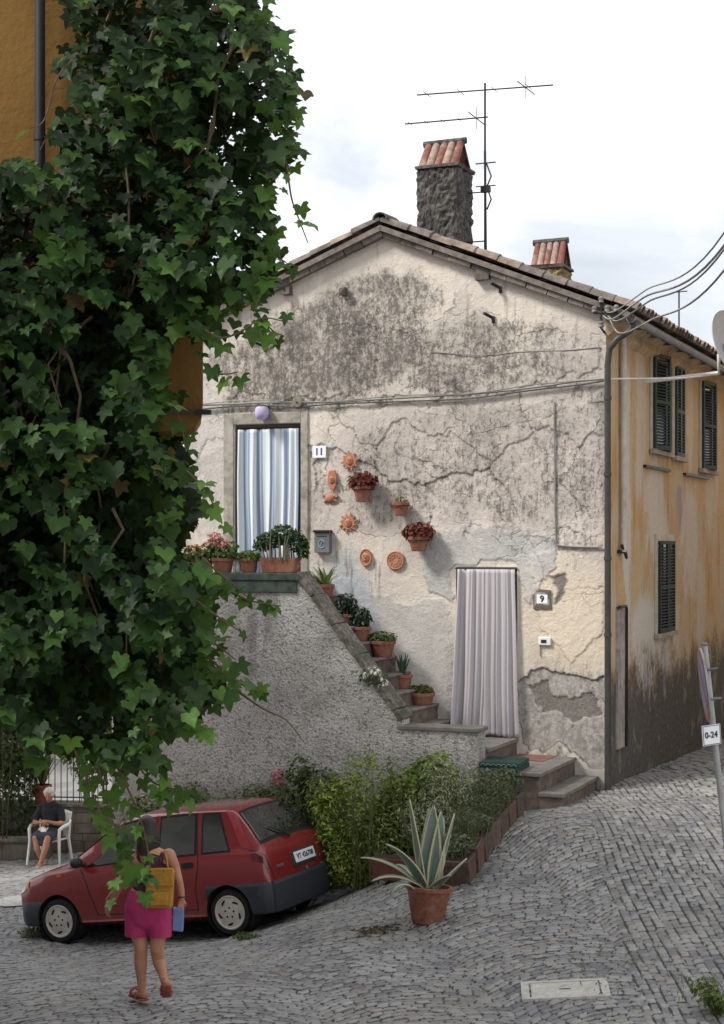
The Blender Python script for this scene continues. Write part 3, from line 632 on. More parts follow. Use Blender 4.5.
chimney(x0, x1, .9, 1.62, ZR-.55, z1, zc, M['chimney'], M['tile_worn'])
x0, z1 = FP(529, 268, 3.2); x1, _ = FP(563, 268, 3.2); _, zc = FP(545, 244, 3.5)
chimney(x0, x1, 3.2, 3.75, ZE+.2, z1, zc, M['moss'], M['tile_worn'])
# ------------------------------------------------------------------ antenna
ax, az = FP(485, 83, 1.35); zroof = ZR-.4
ant = thing('tv_antenna', 'tall thin television aerial standing behind the big chimney', 'antenna'); place(ant, ax, 1.35, 0)
b = MB(); b.tube([(0,0,zroof-.4),(0,0,az)], .016, 8); b.build('mast', M['dark_metal'], ant)
def yagi(pa, pb, n, half, wd):
    xa, za = FP(*pa, 1.35); xb, zb = FP(*pb, 1.35); m = MB(); A = Vector((xa-ax,0,za)); B_ = Vector((xb-ax,0,zb)); m.tube([A, B_], .011, 6)
    for k in range(n):
        p = A.lerp(B_, (k+.3)/n); m.tube([p+Vector((0,-half,0)), p+Vector((0,half,0))], .005, 5)
    p = A.lerp(B_, wd); m.tube([p+Vector((-.12,0,.10)), p+Vector((.14,0,-.12))], .008, 5); m.tube([p+Vector((0,0,-.16)), p+Vector((0,0,.16))], .006, 5)
    m.build('aerial_boom', M['dark_metal'], ant)
yagi((417,95), (553,85), 4, .16, .80); yagi((405,124), (488,117), 5, .08, .86)
b = MB()
for px, py in ((486,163),(486,186)):
    x, z = FP(px, py, 1.35); b.tube([(-.14,0,z),(.16,0,z)], .010, 6); b.tube([(.02,0,z),(.10,-.02,z-.2),(.03,0,z-.34)], .012, 6)
x, z = FP(486, 189, 1.35); b.box(-.06,.08,-.03,.03,z-.05,z+.03); b.tube([(-.30,0,z-.04),(0,0,z-.04)], .010, 6); b.tube([(0,0,z+.55),(.012,0,z-.9)], .018, 6); x, z = FP(486, 241, 1.35); b.tube([(-.28,0,z),(0,0,z)], .010, 6)
b.build('mast_bracket', M['dark_metal'], ant)
a2 = thing('tv_antenna', 'small thin rod aerial on the far roof edge by the wires', 'antenna'); x, z = RP(679, 291, -.3); y = x; place(a2, -.3, y, 0)
b = MB(); b.tube([(0,0,ZE-.1),(0,0,z)], .014, 6); b.tube([(-.12,0,z-.02),(.14,0,z-.01)], .01, 5); b.build('mast', M['dark_metal'], a2)
# ================================================================== outside stair with its rough-cast wall
PF = -1.68; PT = .28
def roughcast():
    n = NT('roughcast'); o = n.obj(); a = n.noise(o, 30, 6, .72); v = n.vor(n.comb(n.sep(o)[0]+(n.noise(o, 9, 3)-.5)*.12, n.sep(o)[1], n.sep(o)[2]), 34); v2 = n.noise(o, 11, 5, .6); big = n.noise(o, 1.1, 5, .6)
    c = n.mix((.46,.435,.40), (.64,.61,.57), big.st(.35, .65)); c = n.mix(c, (.12,.11,.10), ((a-.5)*2.4+(v-.42)*.8+(v2-.5)*.6).st(.02, .52)*.68); c = n.mix(c, (.20,.185,.165), n.noise(o, .8, 6, .65).st(.50,.66)*.5)
    c = n.mix(c, (.33,.27,.235), n.noise(o, 1.7, 4).st(.55, .72)*.5); z = n.sep(o)[2]
    c = n.mix(c, (.09,.10,.08), (z*-1.0+(v2-.5)*1.2).st(3.0, 4.3)*.5)
    sk = n.noise(n.comb(n.sep(o)[0]*4, n.sep(o)[1], z*.5), 1.0, 5, .65); c = n.mix(c, (.13,.125,.11), sk.st(.52,.70)*big.st(.38,.6)*.55); c = n.mix(c, (.62,.59,.55), n.noise(o, 2.3, 5, .6).st(.58,.70)*.45); n.bump(a*1.3-v*.7+v2*.8, .9, .022); return n.set(c, .95, 0, .1)
M['roughcast'] = roughcast()
def coping_mat():
    n = NT('mossy_coping'); o = n.obj(); a = n.noise(o, 18, 6, .7); b = n.noise(o, 4, 4)
    c = n.mix((.23,.20,.175), (.10,.09,.075), a.st(.4, .62)); c = n.mix(c, (.05,.075,.05), b.st(.45, .62)*.6); n.bump(a, .8, .02); return n.set(c, .95, 0, .15)
M['coping'] = coping_mat()
M['green_ledge'] = plain('green_ledge', (.062,.082,.066), .9, 0, .55, 12, .7, dirt=(.13,.12,.10))
M['step_stone'] = plain('step_stone', (.165,.15,.135), .8, 0, .3, 7, .3, dirt=(.085,.078,.07)); M['step_brick'] = plain('step_brick', (.14,.105,.085), .9, 0, .45, 9, .5, dirt=(.06,.055,.05))
M['clay_floor'] = plain('clay_floor', (.19,.095,.065), .85, 0, .35, 12, .3, dirt=(.15,.13,.11))
stair = thing('outside_staircase', 'steep outside stone stair with rough grey wall rising to the striped curtain door', 'staircase'); place(stair, 0, 0, 0)
xa, zl = FP(299, 573, PF); xb, zs = FP(402, 716, PF); xc, zcap = FP(398, 725, PF); xd, _ = FP(480, 725, PF); xl = FP(112, 600, PF)[0]
b = MB(); b.prism([(xl,ZG-.6),(xd-.02,ZG-.6),(xd-.02,zcap-.05),(xb+.0,zcap-.05),(xb,zs-.04),(xa+.02,zl-.07),(xl,zl-.07)], PF, PF+PT); b.build('parapet', M['roughcast'], stair)
b = MB(); dn = Vector((xb-xa,0,zs-zl)).normalized(); up = Vector((-dn.z,0,dn.x)); k = 0; s = 0; LN = (Vector((xb,0,zs))-Vector((xa,0,zl))).length+.06
while s < LN:
    ln = min(random.uniform(.35,.5), LN-s); mm = Matrix.Translation(Vector((xa,0,zl-.02))+dn*(s-.03)) @ Matrix(((dn.x,0,up.x,0),(0,1,0,0),(dn.z,0,up.z,0),(0,0,0,1)))
    b.box(.004, ln-.004, PF-.035, PF+PT+.05, -.05, .03, mat=mm, jit=.008); s += ln
b.build('sloping_coping', M['coping'], stair, bevel=.012)
b = MB(); b.box(xl, xa+.02, PF-.05, PF+PT+.02, zl-.10, zl, jit=.0); b.box(xl, xa-.02, PF-.03, PF+PT, zl-.26, zl-.10); b.build('landing_ledge', M['green_ledge'], stair, bevel=.012)
b = MB(); b.box(xc, xd, PF-.03, PF+PT+.06, zcap-.055, zcap, jit=.004); b.build('pillar_cap', M['step_stone'], stair, bevel=.01)
b = MB(); xr0 = FP(452, 714, 0)[0]; run, nst = .205, 10; rise = (ZL-ZA)/nst; bt = MB()
for k in range(nst):
    x1 = xr0-k*run; x0 = x1-run if k < nst-1 else xl; z1 = ZA+(k+1)*rise
    b.box(x0, x1, PF+PT-.002, -.004, z1-rise-.002 if k else ZG, z1-.03); bt.box(x0-.004, x1+.025, PF+PT, -.006, z1-.03, z1)
b.box(xl, xr0-run*5, PF+PT, -.005, ZG, ZA+3*rise)
b.build('stair_core', M['step_brick'], stair); bt.build('tread', M['step_stone'], stair, bevel=.006)
# doorstep flight down to the street
ent = thing('entrance_steps', 'low flight of worn stone doorsteps in front of the lilac curtain', 'steps'); place(ent, 0, 0, 0)
xA = FP(519, 736)[0]; xB, zB = FP(577, 757); xC, zC = FP(599, 776)
b = MB(); b.box(xr0+.001, xA-.03, PF+PT+.062, -.003, ZG, ZA-.05); b.box(xA-.03, xB-.03, PF, -.003, ZG, zB-.05); b.box(xB-.03, xC-.03, PF-.02, -.003, ZG, zC-.05); b.build('riser', M['step_brick'], ent)
b = MB(); b.box(xr0+.002, xA, PF+PT+.063, -.002, ZA-.05, ZA, jit=.002); b.build('tread', M['step_stone'], ent, bevel=.009)
b = MB(); b.box(xA-.029, xB, PF-.035, -.002, zB-.05, zB, jit=.002); b.build('tread', M['step_stone'], ent, bevel=.009)
b = MB(); b.box(xB-.029, xC, PF-.055, -.002, zC-.05, zC, jit=.002); b.build('tread', M['step_stone'], ent, bevel=.009)
b = MB(); b.box(xA+.0, xA+.52, -.62, -.01, zB+.0005, zB+.006); b.build('clay_inset', M['clay_floor'], ent)
# folded green mats
mat = thing('door_mat', 'dark green ribbed door mats stacked on the middle doorstep', 'door mat'); mx0, mz = FP(483, 766, -1.55); place(mat, xA+.26, -1.48, zB+.0, R(3))
M['mat_green'] = plain('mat_green', (.018,.05,.040), .8, 0, .4, 20, .3); M['mat_light'] = plain('mat_light', (.20,.26,.22), .8)
for k in range(2):
    b = MB(); b.box(-.25,.25,-.33,.30,k*.06+.002,k*.06+.055)
    for i in range(12): b.box(-.22,.22,-.30+i*.05,-.275+i*.05,k*.06+.054,k*.06+.062)
    o = b.build('mat', M['mat_green'], mat, bevel=.012); o.rotation_euler = (0,0,R(2*k))
    b = MB()
    for i in range(7): b.tube([(-.20+i*.065+.028*math.cos(t), -.333, k*.06+.014+.026*math.sin(t)) for t in np.linspace(0, math.pi, 6)], .004, 4)
    b.build('edge_pattern', M['mat_light'], o)
# ================================================================== curtains
def curtain(name, label, x0, x1, z0, z1, y, folds, amp, mat, bulge=0, flare=0, group=None, part=None):
    t = thing(name, label, 'curtain', group=group); place(t, 0, 0, 0); rr = random.Random(len(label))
    ph = [rr.uniform(0,6) for _ in range(4)]
    def fn(u, v):
        x = x0+(x1-x0)*u; z = z1+(z0-z1)*v
        a = amp*(.45+.75*v)
        f = math.sin(u*folds*6.283+ph[0]+1.1*math.sin(u*7+ph[1])+.45*math.sin(v*3.5+u*8+ph[2]))*(.65+.5*math.sin(u*5+ph[3]))+.4*math.sin(u*folds*2.3*6.283+ph[2]+v*1.2)
        xx = x+.012*math.cos(u*folds*6.283+ph[0])+flare*(u-.5)*2*(math.sin(v*math.pi*.9)**2*.4+v*v)+.015*math.sin(v*6+ph[3])*(1 if u > .5 else -1)*v
        return Vector((xx, y-bulge*v*v-a*f*.5-.02, z+(.02*math.sin(u*11+ph[1]) if v == 1 else 0)))
    b = MB(); b.grid(fn, 150, 40); me = b.mesh('cloth'); uv = me.uv_layers.new(name='UVMap'); co_ = [(i/150, j/40) for i in range(151) for j in range(41)]
    for lp in me.loops: uv.data[lp.index].uv = co_[lp.vertex_index]
    me.polygons.foreach_set('use_smooth', [True]*len(me.polygons)); me.materials.append(mat); o = bpy.data.objects.new('cloth', me); COL.objects.link(o); o.parent = t
    so_ = o.modifiers.new('thick', 'SOLIDIFY'); so_.thickness = .003
    b = MB(); b.tube([(x0-.03,y,z1+.012),(x1+.03,y,z1+.012)], .012, 8); b.build('curtain_rod', M['dark_metal'], t)
    return t
def cloth(name, fn):
    n = NT(name); u, v, _ = n.sep(n.uv()); c = fn(n, u, v); w = n.noise(n.uv(), 160, 3); n.bump(w, .15, .003)
    n.b.inputs['Sheen Weight'].default_value = .2; return n.set(c, .9, 0, .1)
def stripes(n, u, v):
    s = (u*4.6+.08).fract(); a = (s.st(.50,.54)-s.st(.96,1.0)); c = n.mix((.62,.66,.67), (.22,.27,.36), a)
    s2 = (u*9.2+.3).fract(); return n.mix(c, (.40,.47,.56), (s2.st(.66,.72)-s2.st(.86,.92))*.55)
def lilac(n, u, v):
    s = (u*11).fract(); c = n.mix((.46,.435,.44), (.37,.335,.355), s.st(.5,.7)-s.st(.85,1.0))
    return n.mix(c, (.30,.265,.30), v.st(.75, 1.0)*n.noise(n.uv(), 6, 4).st(.4,.65)*.6)
curtain('striped_curtain', 'blue and white striped curtain hanging in the upper doorway', d11[0]+.05, d11[1]-.05, d11[2]+.03, d11[3]-.07, .045, 3.6, .085, cloth('striped_cloth', stripes), .0, .0)
curtain('plain_curtain', 'pale lilac pleated curtain hanging in the ground floor doorway', d9[0]+.025, d9[1]-.025, d9[2]+.02, d9[3]-.03, -.012, 5.0, .105, cloth('lilac_cloth', lilac), .08, .06)
# ================================================================== small things on the facade
def on_wall(name, label, cat, px, py, group=None, off=0):
    t = thing(name, label, cat, group=group); x, z = FP(px, py); place(t, x, off, z); return t
t = on_wall('house_number', 'white enamel house number plate reading 11 beside the upper door', 'number plate', 319.5, 452)
b = MB(); b.box(-.105,.105,-.014,.0,-.085,.085); b.build('plate', M['plaque'], t, bevel=.012, bseg=3)
text_mesh('digits', '11', .135, M['ink_blue'], t, (0,-.0155,.0), (R(90),0,0))
t = on_wall('house_number', 'square white stone house number plate reading 9 set in broken plaster', 'number plate', 542.5, 599)
b = MB(); b.box(-.125,.125,-.006,.0,-.125,.125, jit=.02); b.build('mortar_bed', plain('mortar_dark', (.12,.10,.085), .95, 0, .4, 20, .6), t)
b = MB(); b.box(-.105,.105,-.02,-.007,-.085,.085); b.build('plate', M['pale_stone'], t, bevel=.01)
b = MB(); b.box(-.075,.075,-.023,-.0205,-.06,.06); b.build('panel', M['plaque'], t, bevel=.004); text_mesh('digits', '9', .12, M['ink'], t, (0,-.025,.0), (R(90),0,0))
t = on_wall('doorbell', 'small white doorbell box on the wall right of the lilac curtain', 'doorbell', 545, 641)
b = MB(); b.box(-.085,.085,-.035,0,-.055,.055); b.build('housing', M['white_paint'], t, bevel=.008); b = MB(); b.box(-.045,.03,-.039,-.0355,-.025,.02); b.build('name_panel', M['ink'], t); b = MB(); b.tube([(-.06,-.01,-.05),(-.062,-.012,-.20)], .006, 5); b.build('cable_end', M['cable_dark'], t)
t = on_wall('mailbox', 'dark grey metal mailbox with a pale emblem below the number 11', 'mailbox', 324.5, 541)
b = MB(); b.box(-.115,.115,-.10,0,-.165,.12); b.build('case', M['grey_metal'], t, bevel=.008)
b = MB(); b.prism([(-.13,.12),(.13,.12),(.12,.155),(-.12,.155)], -.125, .0); b.build('lid', M['dark_metal'], t, bevel=.006)
b = MB(); b.box(-.08,.08,-.103,-.1005,.06,.075); b.build('slot', M['black'], t)
b = MB(); b.tube([(.05*math.cos(a),-.103,-.04+.055*math.sin(a)) for a in np.linspace(.6,5.6,14)], .007, 5); b.tube([(-.03,-.103,-.09),(.02,-.103,.01),(.045,-.103,-.03)], .006, 5); b.build('emblem', plain('emblem_blue', (.24,.31,.40), .5), t)
t = on_wall('wall_lamp', 'lilac glass globe lamp above the striped curtain', 'lamp', 265.5, 413)
b = MB(); b.box(-.06,.06,-.05,0,.06,.10); b.tube([(0,-.05,.08),(0,-.12,.085)], .03, 8); b.build('bracket', M['dark_metal'], t, bevel=.005)
b = MB(); b.lathe([(.05,.085),(.085,.075),(.098,.04),(.102,-.02),(.09,-.07),(.055,-.10),(.01,-.11)], 24, c=(0,-.12,0)); b.build('globe', plain('lilac_glass', (.46,.40,.58), .25, 0, .06, 6), t, smooth=40)
t = on_wall('junction_box', 'round weathered junction box on the long wall cable', 'junction box', 299, 402.5)
b = MB(); b.lathe([(.085,-.0),(.085,.05),(.07,.07),(.01,.075)], 18, mat=Matrix.Rotation(R(90),4,'X')); b.build('box_body', plain('bakelite', (.16,.15,.12), .8, 0, .4, 14, .3), t, smooth=40)
b = MB(); b.tube([(0,-.075,.0),(0,-.085,0)], .012, 8); b.build('screw', M['dark_metal'], t)
def disc(b, r, y0, y1, n=24, c=(0,0)):
    b.lathe([(r*.98,0),(r,(y0-y1)*.5),(r*.93,(y0-y1))], n, mat=Matrix.Translation((c[0],y0,c[1])) @ Matrix.Rotation(R(90),4,'X'))
def face(b, r, y):                                        # relief of a face: brow, eyes, nose, lips
    b.ball((0,y,0),(r*.86,r*.30,r), 14); yy = y-r*.27
    b.ball((-r*.35,yy,r*.22),(r*.20,r*.10,r*.09), 8); b.ball((r*.35,yy,r*.22),(r*.20,r*.10,r*.09), 8)
    b.ball((0,yy-r*.05,-r*.02),(r*.12,r*.18,r*.28), 8); b.ball((0,yy,-r*.46),(r*.28,r*.11,r*.09), 8)
    b.tube([(-r*.55,yy+.01,r*.36),(-r*.3,yy-.005,r*.46),(-r*.08,yy,r*.36)], r*.06, 5); b.tube([(r*.55,yy+.01,r*.36),(r*.3,yy-.005,r*.46),(r*.08,yy,r*.36)], r*.06, 5)
def sun_mask(px, py, r, pts, label, bent=0, grp='terracotta reliefs on the facade'):
    t = on_wall('wall_ornament', label, 'ornament', px, py, grp); b = MB(); disc(b, r*.62, 0, -.03); face(b, r*.40, -.035); b.build('face', M['terra_relief'], t, smooth=50)
    b = MB()
    for k in range(pts):
        a = 2*math.pi*k/pts+.2; w = math.pi/pts*.9; rr = r*(1.0 if k % 2 == 0 or pts < 8 else .86)
        p = [(r*.55*math.cos(a-w),r*.55*math.sin(a-w)),(rr*math.cos(a+bent),rr*math.sin(a+bent)),(r*.55*math.cos(a+w),r*.55*math.sin(a+w))]; b.prism(p, -.026, -.002)
    b.build('sun_rays', M['terra_relief'], t, bevel=.004); return t
M['terra_relief'] = plain('terra_relief', (.40,.17,.095), .85, 0, .4, 30, .4, dirt=(.20,.13,.09))
sun_mask(350.5, 461, .155, 8, 'terracotta sun face with pointed rays, highest of the wall ornaments', .0)
sun_mask(349, 523, .155, 12, 'round terracotta sun face with many short rays above the mailbox level', .12)
t = on_wall('wall_ornament', 'long narrow terracotta mask left of the upper planted wall pot', 'ornament', 332.5, 480, 'terracotta reliefs on the facade')
b = MB(); b.prism([(-.05,.13),(.05,.14),(.075,.03),(.06,-.09),(.02,-.16),(-.03,-.13),(-.07,-.03)], -.03, -.001); b.build('plate', M['terra_relief'], t, bevel=.01); b = MB(); face(b, .055, -.035); b.build('face', M['terra_relief'], t, smooth=50)
t = on_wall('wall_ornament', 'small terracotta turtle shape with splayed legs', 'ornament', 330.5, 498, 'terracotta reliefs on the facade')
b = MB(); b.ball((0,-.02,0),(.075,.035,.06),14); b.build('shell', M['terra_relief'], t, smooth=50); b = MB()
for a in (25,150,215,330): b.tube([(0,-.012,0),(.085*math.cos(R(a)),-.015,.07*math.sin(R(a))),(.12*math.cos(R(a)),-.008,.10*math.sin(R(a)))],[.025,.02,.014],6)
b.ball((.105,-.018,.015),(.03,.02,.024),8); b.build('limb', M['terra_relief'], t, smooth=50)
t = on_wall('wall_ornament', 'oval terracotta plaque with a moulded face', 'ornament', 366.5, 557.5, 'terracotta reliefs on the facade')
b = MB(); b.lathe([(.9,0),(1,.016),(.92,.032)], 24, mat=Matrix.Diagonal((.092,1,.125,1)) @ Matrix.Rotation(R(90),4,'X')); b.build('plaque', M['terra_relief'], t, smooth=40); b = MB(); face(b, .07, -.03); b.tube([(.082*math.cos(a),-.034,.112*math.sin(a)) for a in np.linspace(0,6.283,25)], .008, 5); b.build('face', M['terra_relief'], t, smooth=50)
t = on_wall('wall_ornament', 'round pale terracotta plaque with concentric rings', 'ornament', 396, 560.5, 'terracotta reliefs on the facade')
b = MB(); disc(b, .135, 0, -.028, 32); b.build('plaque', plain('terra_pale', (.40,.20,.13), .85, 0, .3, 26, .4, dirt=(.28,.18,.13)), t, smooth=40); b = MB()
for r in (.118,.085,.045): b.tube([(r*math.cos(a),-.029,r*math.sin(a)) for a in np.linspace(0,6.283,29)], .0075, 5)
for k in range(10): a = k*.628; b.ball((.066*math.cos(a),-.03,.066*math.sin(a)), .011, 6)
b.build('relief', M['terra_relief'], t, smooth=50)
# ------------------------------------------------------------------ pots
def pot_body(t, rt, rb, h, mat=None, n=24, name='flower_pot', c=(0,0,0), soil=True):
    b = MB(); rm = rt*.10+.006; b.lathe([(rb*.95,0),(rb,.008),(rt*.93,h-.05 if h > .14 else h*.7),(rt*.94,h-.045 if h > .14 else h*.72),(rt+.004,h-.042 if h > .14 else h*.74),(rt+.006,h-.004),(rt,h),(rt-rm,h),(rt-rm*1.1,h-.05),(.005,h-.05)], n, c=c)
    o = b.build(name, mat or M['terracotta'], t, smooth=40); b = MB(); b.lathe([(rt-rm*1.1,-.012),(rt*.5,0),(.003,.006)], 16, c=(c[0],c[1],c[2]+h-.03)); b.build('soil', M['soil'], t); return o
def stems(t, n, r, h, z0, rad=.005, mat=None, c=(0,0), spread=1.6, name='stem', rx=1):
    b = MB()
    for _ in range(n):
        a = random.uniform(0,6.28); q = r*math.sqrt(random.random()); x, y = c[0]+q*math.cos(a)*rx, c[1]+q*math.sin(a); hh = h*random.uniform(.6,1.05); k = random.uniform(.8,spread)
        b.tube([(x,y,z0-.02),(c[0]+(x-c[0])*(1+k)/2+random.uniform(-.02,.02),c[1]+(y-c[1])*(1+k)/2,z0+hh*.55),(c[0]+(x-c[0])*k,c[1]+(y-c[1])*k,z0+hh)], [rad,rad*.8,rad*.4], 5)
    return b.build(name, mat or M['stem'], t, smooth=60)
def wall_pot(px, py, rt, h, label, plant):
    t = thing('wall_pot', label, 'flower pot', group='terracotta pots hung on the facade'); x, z = FP(px, py, -rt); place(t, x, -rt-.012, z-h*.5)
    pot_body(t, rt, rt*.66, h); b = MB(); b.tube([((rt+.008)*math.cos(a),(rt+.008)*math.sin(a),h-.05) for a in np.linspace(0,6.283,25)], .005, 5); b.tube([(0,rt+.01,h-.05),(0,rt+.012,h+.03)], .006, 5); b.build('wire_hanger', M['dark_metal'], t)
    if plant == 'red':
        cloud('succulent', [((0,0,h+.06),(rt*1.45,rt*1.2,.13))], 420, .062, ROUND, (.085,.022,.018), (.19,.05,.035), LEAF_DULL, t, up=.8, tipdown=-.5); stems(t, 22, rt*.8, .14, h-.03, .006, M['stem'])
    else: cloud('dry_leaves', [((0,0,h+.02),(rt*.9,rt*.8,.07))], 130, .05, SLIM, (.16,.11,.05), (.10,.12,.04), LEAF_DULL, t, up=.8, tipdown=-.8); stems(t, 10, rt*.6, .10, h-.03, .004)
wall_pot(363, 494, .135, .22, 'hung terracotta pot with bushy dark red succulent, under the highest sun face', 'red')
wall_pot(401, 509, .118, .19, 'hung terracotta pot with only a few dry stems in it', 'dry')
wall_pot(419, 544, .145, .20, 'hung terracotta pot with dark red succulent, lowest of the wall pots', 'red')
# pots along the landing ledge
LY = PF+.12
def ledge(px, name, label, grp='plants on the stair landing ledge'):
    t = thing(name, label, 'potted plant', group=grp); x = FP(px, 570, LY)[0]; place(t, x, LY, zl+.002); return t
t = ledge(280.5, 'planter_box', 'rectangular terracotta planter of bushy dark green jade plant before the striped curtain'); b = MB(); hw = .255
b.prism([(-hw+.03,0),(hw-.03,0),(hw,.17),(hw+.012,.17),(hw+.012,.195),(-hw-.012,.195),(-hw-.012,.17),(-hw,.17)], -.10,.10); b.build('flower_box', M['terracotta'], t, bevel=.006)
b = MB(); b.box(-hw+.02,hw-.02,-.08,.08,.19,.198); b.build('soil', M['soil'], t); stems(t, 22, .17, .34, .19, .012, plain('pale_stem', (.22,.20,.15), .8, 0, .3, 20), spread=1.5, rx=1.25)
cloud('foliage', [((-.16,0,.43),(.17,.13,.11)),((.04,0,.50),(.19,.14,.13)),((.22,0,.42),(.15,.12,.13)),((.33,-.02,.33),(.08,.08,.12)),((-.28,0,.36),(.10,.08,.08))], 1300, .05, ROUND, (.018,.04,.016), (.05,.095,.03), LEAF, t, up=.5, tipdown=-.1)
t = ledge(249, 'potted_plant', 'small round terracotta pot of low bright green leaves on the landing ledge'); pot_body(t, .125, .10, .19); cloud('foliage', [((0,0,.22),(.16,.13,.07))], 420, .05, ROUND, (.06,.12,.02), (.16,.24,.05), LEAF, t, up=.8)
t = ledge(223, 'potted_plant', 'terracotta pot of pink flowering geranium with trailing green leaves on the landing ledge'); pot_body(t, .15, .115, .19); stems(t, 16, .1, .32, .16)
cloud('foliage', [((0,0,.26),(.22,.16,.10)),((-.08,0,.36),(.14,.12,.10)),((.10,0,.34),(.12,.1,.08))], 460, .058, ROUND, (.05,.10,.025), (.15,.21,.06), LEAF, t, up=.6); cloud('blossom', [((-.10,-.05,.46),(.10,.08,.09)),((.03,-.06,.38),(.10,.08,.07)),((-.2,-.05,.38),(.07,.06,.05))], 170, .045, ROUND, (.62,.16,.17), (.72,.38,.34), LEAF_DULL, t, up=.5)
t = ledge(238.5, 'vase', 'little pale glazed vase between two terracotta pots'); t['category'] = 'vase'; b = MB(); b.lathe([(.03,0),(.045,.05),(.035,.12),(.022,.17),(.034,.20),(.026,.20),(.015,.16)], 16); b.build('vase_body', plain('glazed_pale', (.42,.50,.50), .25, 0, .1, 6), t, smooth=40)
t = ledge(193, 'planter_box', 'long terracotta planter with orange flowers half hidden by the ivy'); b = MB(); hw = .26; b.prism([(-hw+.02,0),(hw-.02,0),(hw,.16),(-hw,.16)], -.09,.09); b.build('flower_box', M['terracotta_old'], t, bevel=.006)
cloud('foliage', [((0,0,.24),(.28,.14,.12))], 520, .055, ROUND, (.05,.09,.02), (.14,.20,.05), LEAF, t); cloud('blossom', [((.02,-.06,.30),(.22,.08,.09))], 70, .045, ROUND, (.65,.22,.08), (.70,.34,.2), LEAF_DULL, t); stems(t, 12, .15, .22, .13)
# pots down the stair
def stair_pot(px, py, ly, name, label, rt, rb, h, plant, mat='terracotta'):
    x, z = FP(px, py, ly); k = max(0, min(nst, math.ceil((xr0-x)/run))); z = ZA+k*rise
    t = thing(name, label, 'potted plant', group='potted plants standing on the stair'); place(t, x, ly, z+.001); pot_body(t, rt, rb, h, M[mat]); plant(t, h); return t
def p_succ(t, h):
    cloud('foliage', [((0,0,h+.03),(.17,.13,.07))], 260, .055, OVAL, (.035,.06,.02), (.16,.15,.04), LEAF, t, up=.8, tipdown=-.4); stems(t, 10, .09, .12, h-.03)
def p_aloe(t, h): blades('aloe_leaves', t, 18, .34, .018, h-.03, (.05,.085,.05), (.10,.14,.08), .35)
def p_low(t, h): cloud('foliage', [((0,0,h+.05),(.19,.15,.08))], 420, .055, OVAL, (.03,.065,.015), (.09,.13,.03), LEAF, t, up=.8); stems(t, 8, .08, .12, h-.03)
def p_dark(t, h): cloud('foliage', [((0,0,h+.13),(.15,.13,.15))], 420, .06, OVAL, (.012,.03,.016), (.03,.055,.03), LEAF, t, up=.5); stems(t, 10, .08, .2, h-.03)
def blades(name, t, n, ln, w, z0, c0, c1, lean, mat=None, c=(0,0)):
    v = []; f = []; cols = []
    for i in range(n):
        a = i*2.4+random.uniform(-.3,.3); l0 = lean*random.uniform(.2,1.2)*(.3+i/n); L_ = ln*random.uniform(.7,1.05); o = len(v); d = Vector((math.cos(a),math.sin(a),0)); s = Vector((-d.y,d.x,0)); cc = np.array(c0)*(1-i/n)+np.array(c1)*(i/n)
        for j in range(7):
            q = j/6; ww = w*(1-q**2.2)*(1 if j else .8); p = Vector((c[0],c[1],z0))+d*(.02+L_*(math.sin(l0)*q+.25*lean*q*q*random.uniform(.9,1.1)))+Vector((0,0,L_*q*math.cos(l0)-.15*lean*L_*q*q))
            v += [p-s*ww+Vector((0,0,ww*.35)), p, p+s*ww+Vector((0,0,ww*.35))]; cols += [cc]*3
            if j: f += [(o+3*j-3,o+3*j-2,o+3*j+1,o+3*j),(o+3*j-2,o+3*j-1,o+3*j+2,o+3*j+1)]
    me = bpy.data.meshes.new(name); me.from_pydata([tuple(p) for p in v], [], f); at = me.color_attributes.new('col', 'FLOAT_COLOR', 'POINT'); at.data.foreach_set('color', np.concatenate([np.array(cols), np.ones((len(v),1))], 1).ravel())
    me.polygons.foreach_set('use_smooth', [True]*len(f)); me.materials.append(mat or LEAF); o = bpy.data.objects.new(name, me); COL.objects.link(o); o.parent = t; md = o.modifiers.new('thick','SOLIDIFY'); md.thickness = .006; return o
stair_pot(421, 700, -.30, 'potted_plant', 'wide terracotta bowl of yellowish succulents, lowest plant on the stair', .185, .14, .16, p_succ)
stair_pot(402.5, 682, -.30, 'potted_plant', 'terracotta pot of spiky upright aloe on the stair', .135, .105, .19, p_aloe)
stair_pot(383, 668, -.34, 'potted_plant', 'terracotta pot of low green leaves, second plant above the spiky aloe', .17, .12, .22, p_low)
stair_pot(360, 645, -.42, 'potted_plant', 'dark leaved bushy plant just showing over the stair coping', .15, .11, .2, p_dark, 'terracotta_old')
stair_pot(346, 630, -.42, 'potted_plant', 'small blackish leaved plant near the top of the sloping coping', .12, .10, .16, p_dark, 'terracotta_old')
t = thing('potted_plant', 'pot of broad pale edged strap leaves below the mailbox', 'potted plant', group='potted plants standing on the stair'); x, z = FP(325, 600, -.5); place(t, x, -.5, ZL-.24); pot_body(t, .13, .10, .17, M['terracotta_old']); blades('strap_leaves', t, 12, .40, .035, .13, (.10,.17,.05), (.32,.36,.14), .8)
x, z = FP(374, 676, PF-.02); t = thing('wall_flower', 'clump of small white flowers growing out of the stair wall', 'flower'); place(t, x, PF-.01, z)
cloud('foliage', [((0,-.04,0),(.20,.06,.10))], 160, .05, OVAL, (.04,.07,.03), (.10,.13,.06), LEAF, t); cloud('blossom', [((-.13,-.07,.02),(.07,.05,.06)),((.05,-.08,.06),(.12,.05,.06)),((.14,-.07,-.06),(.07,.04,.05))], 90, .042, ROUND, (.60,.60,.46), (.75,.75,.66), LEAF_DULL, t, up=.4, tipdown=-.3); stems(t, 8, .10, .1, -.06)
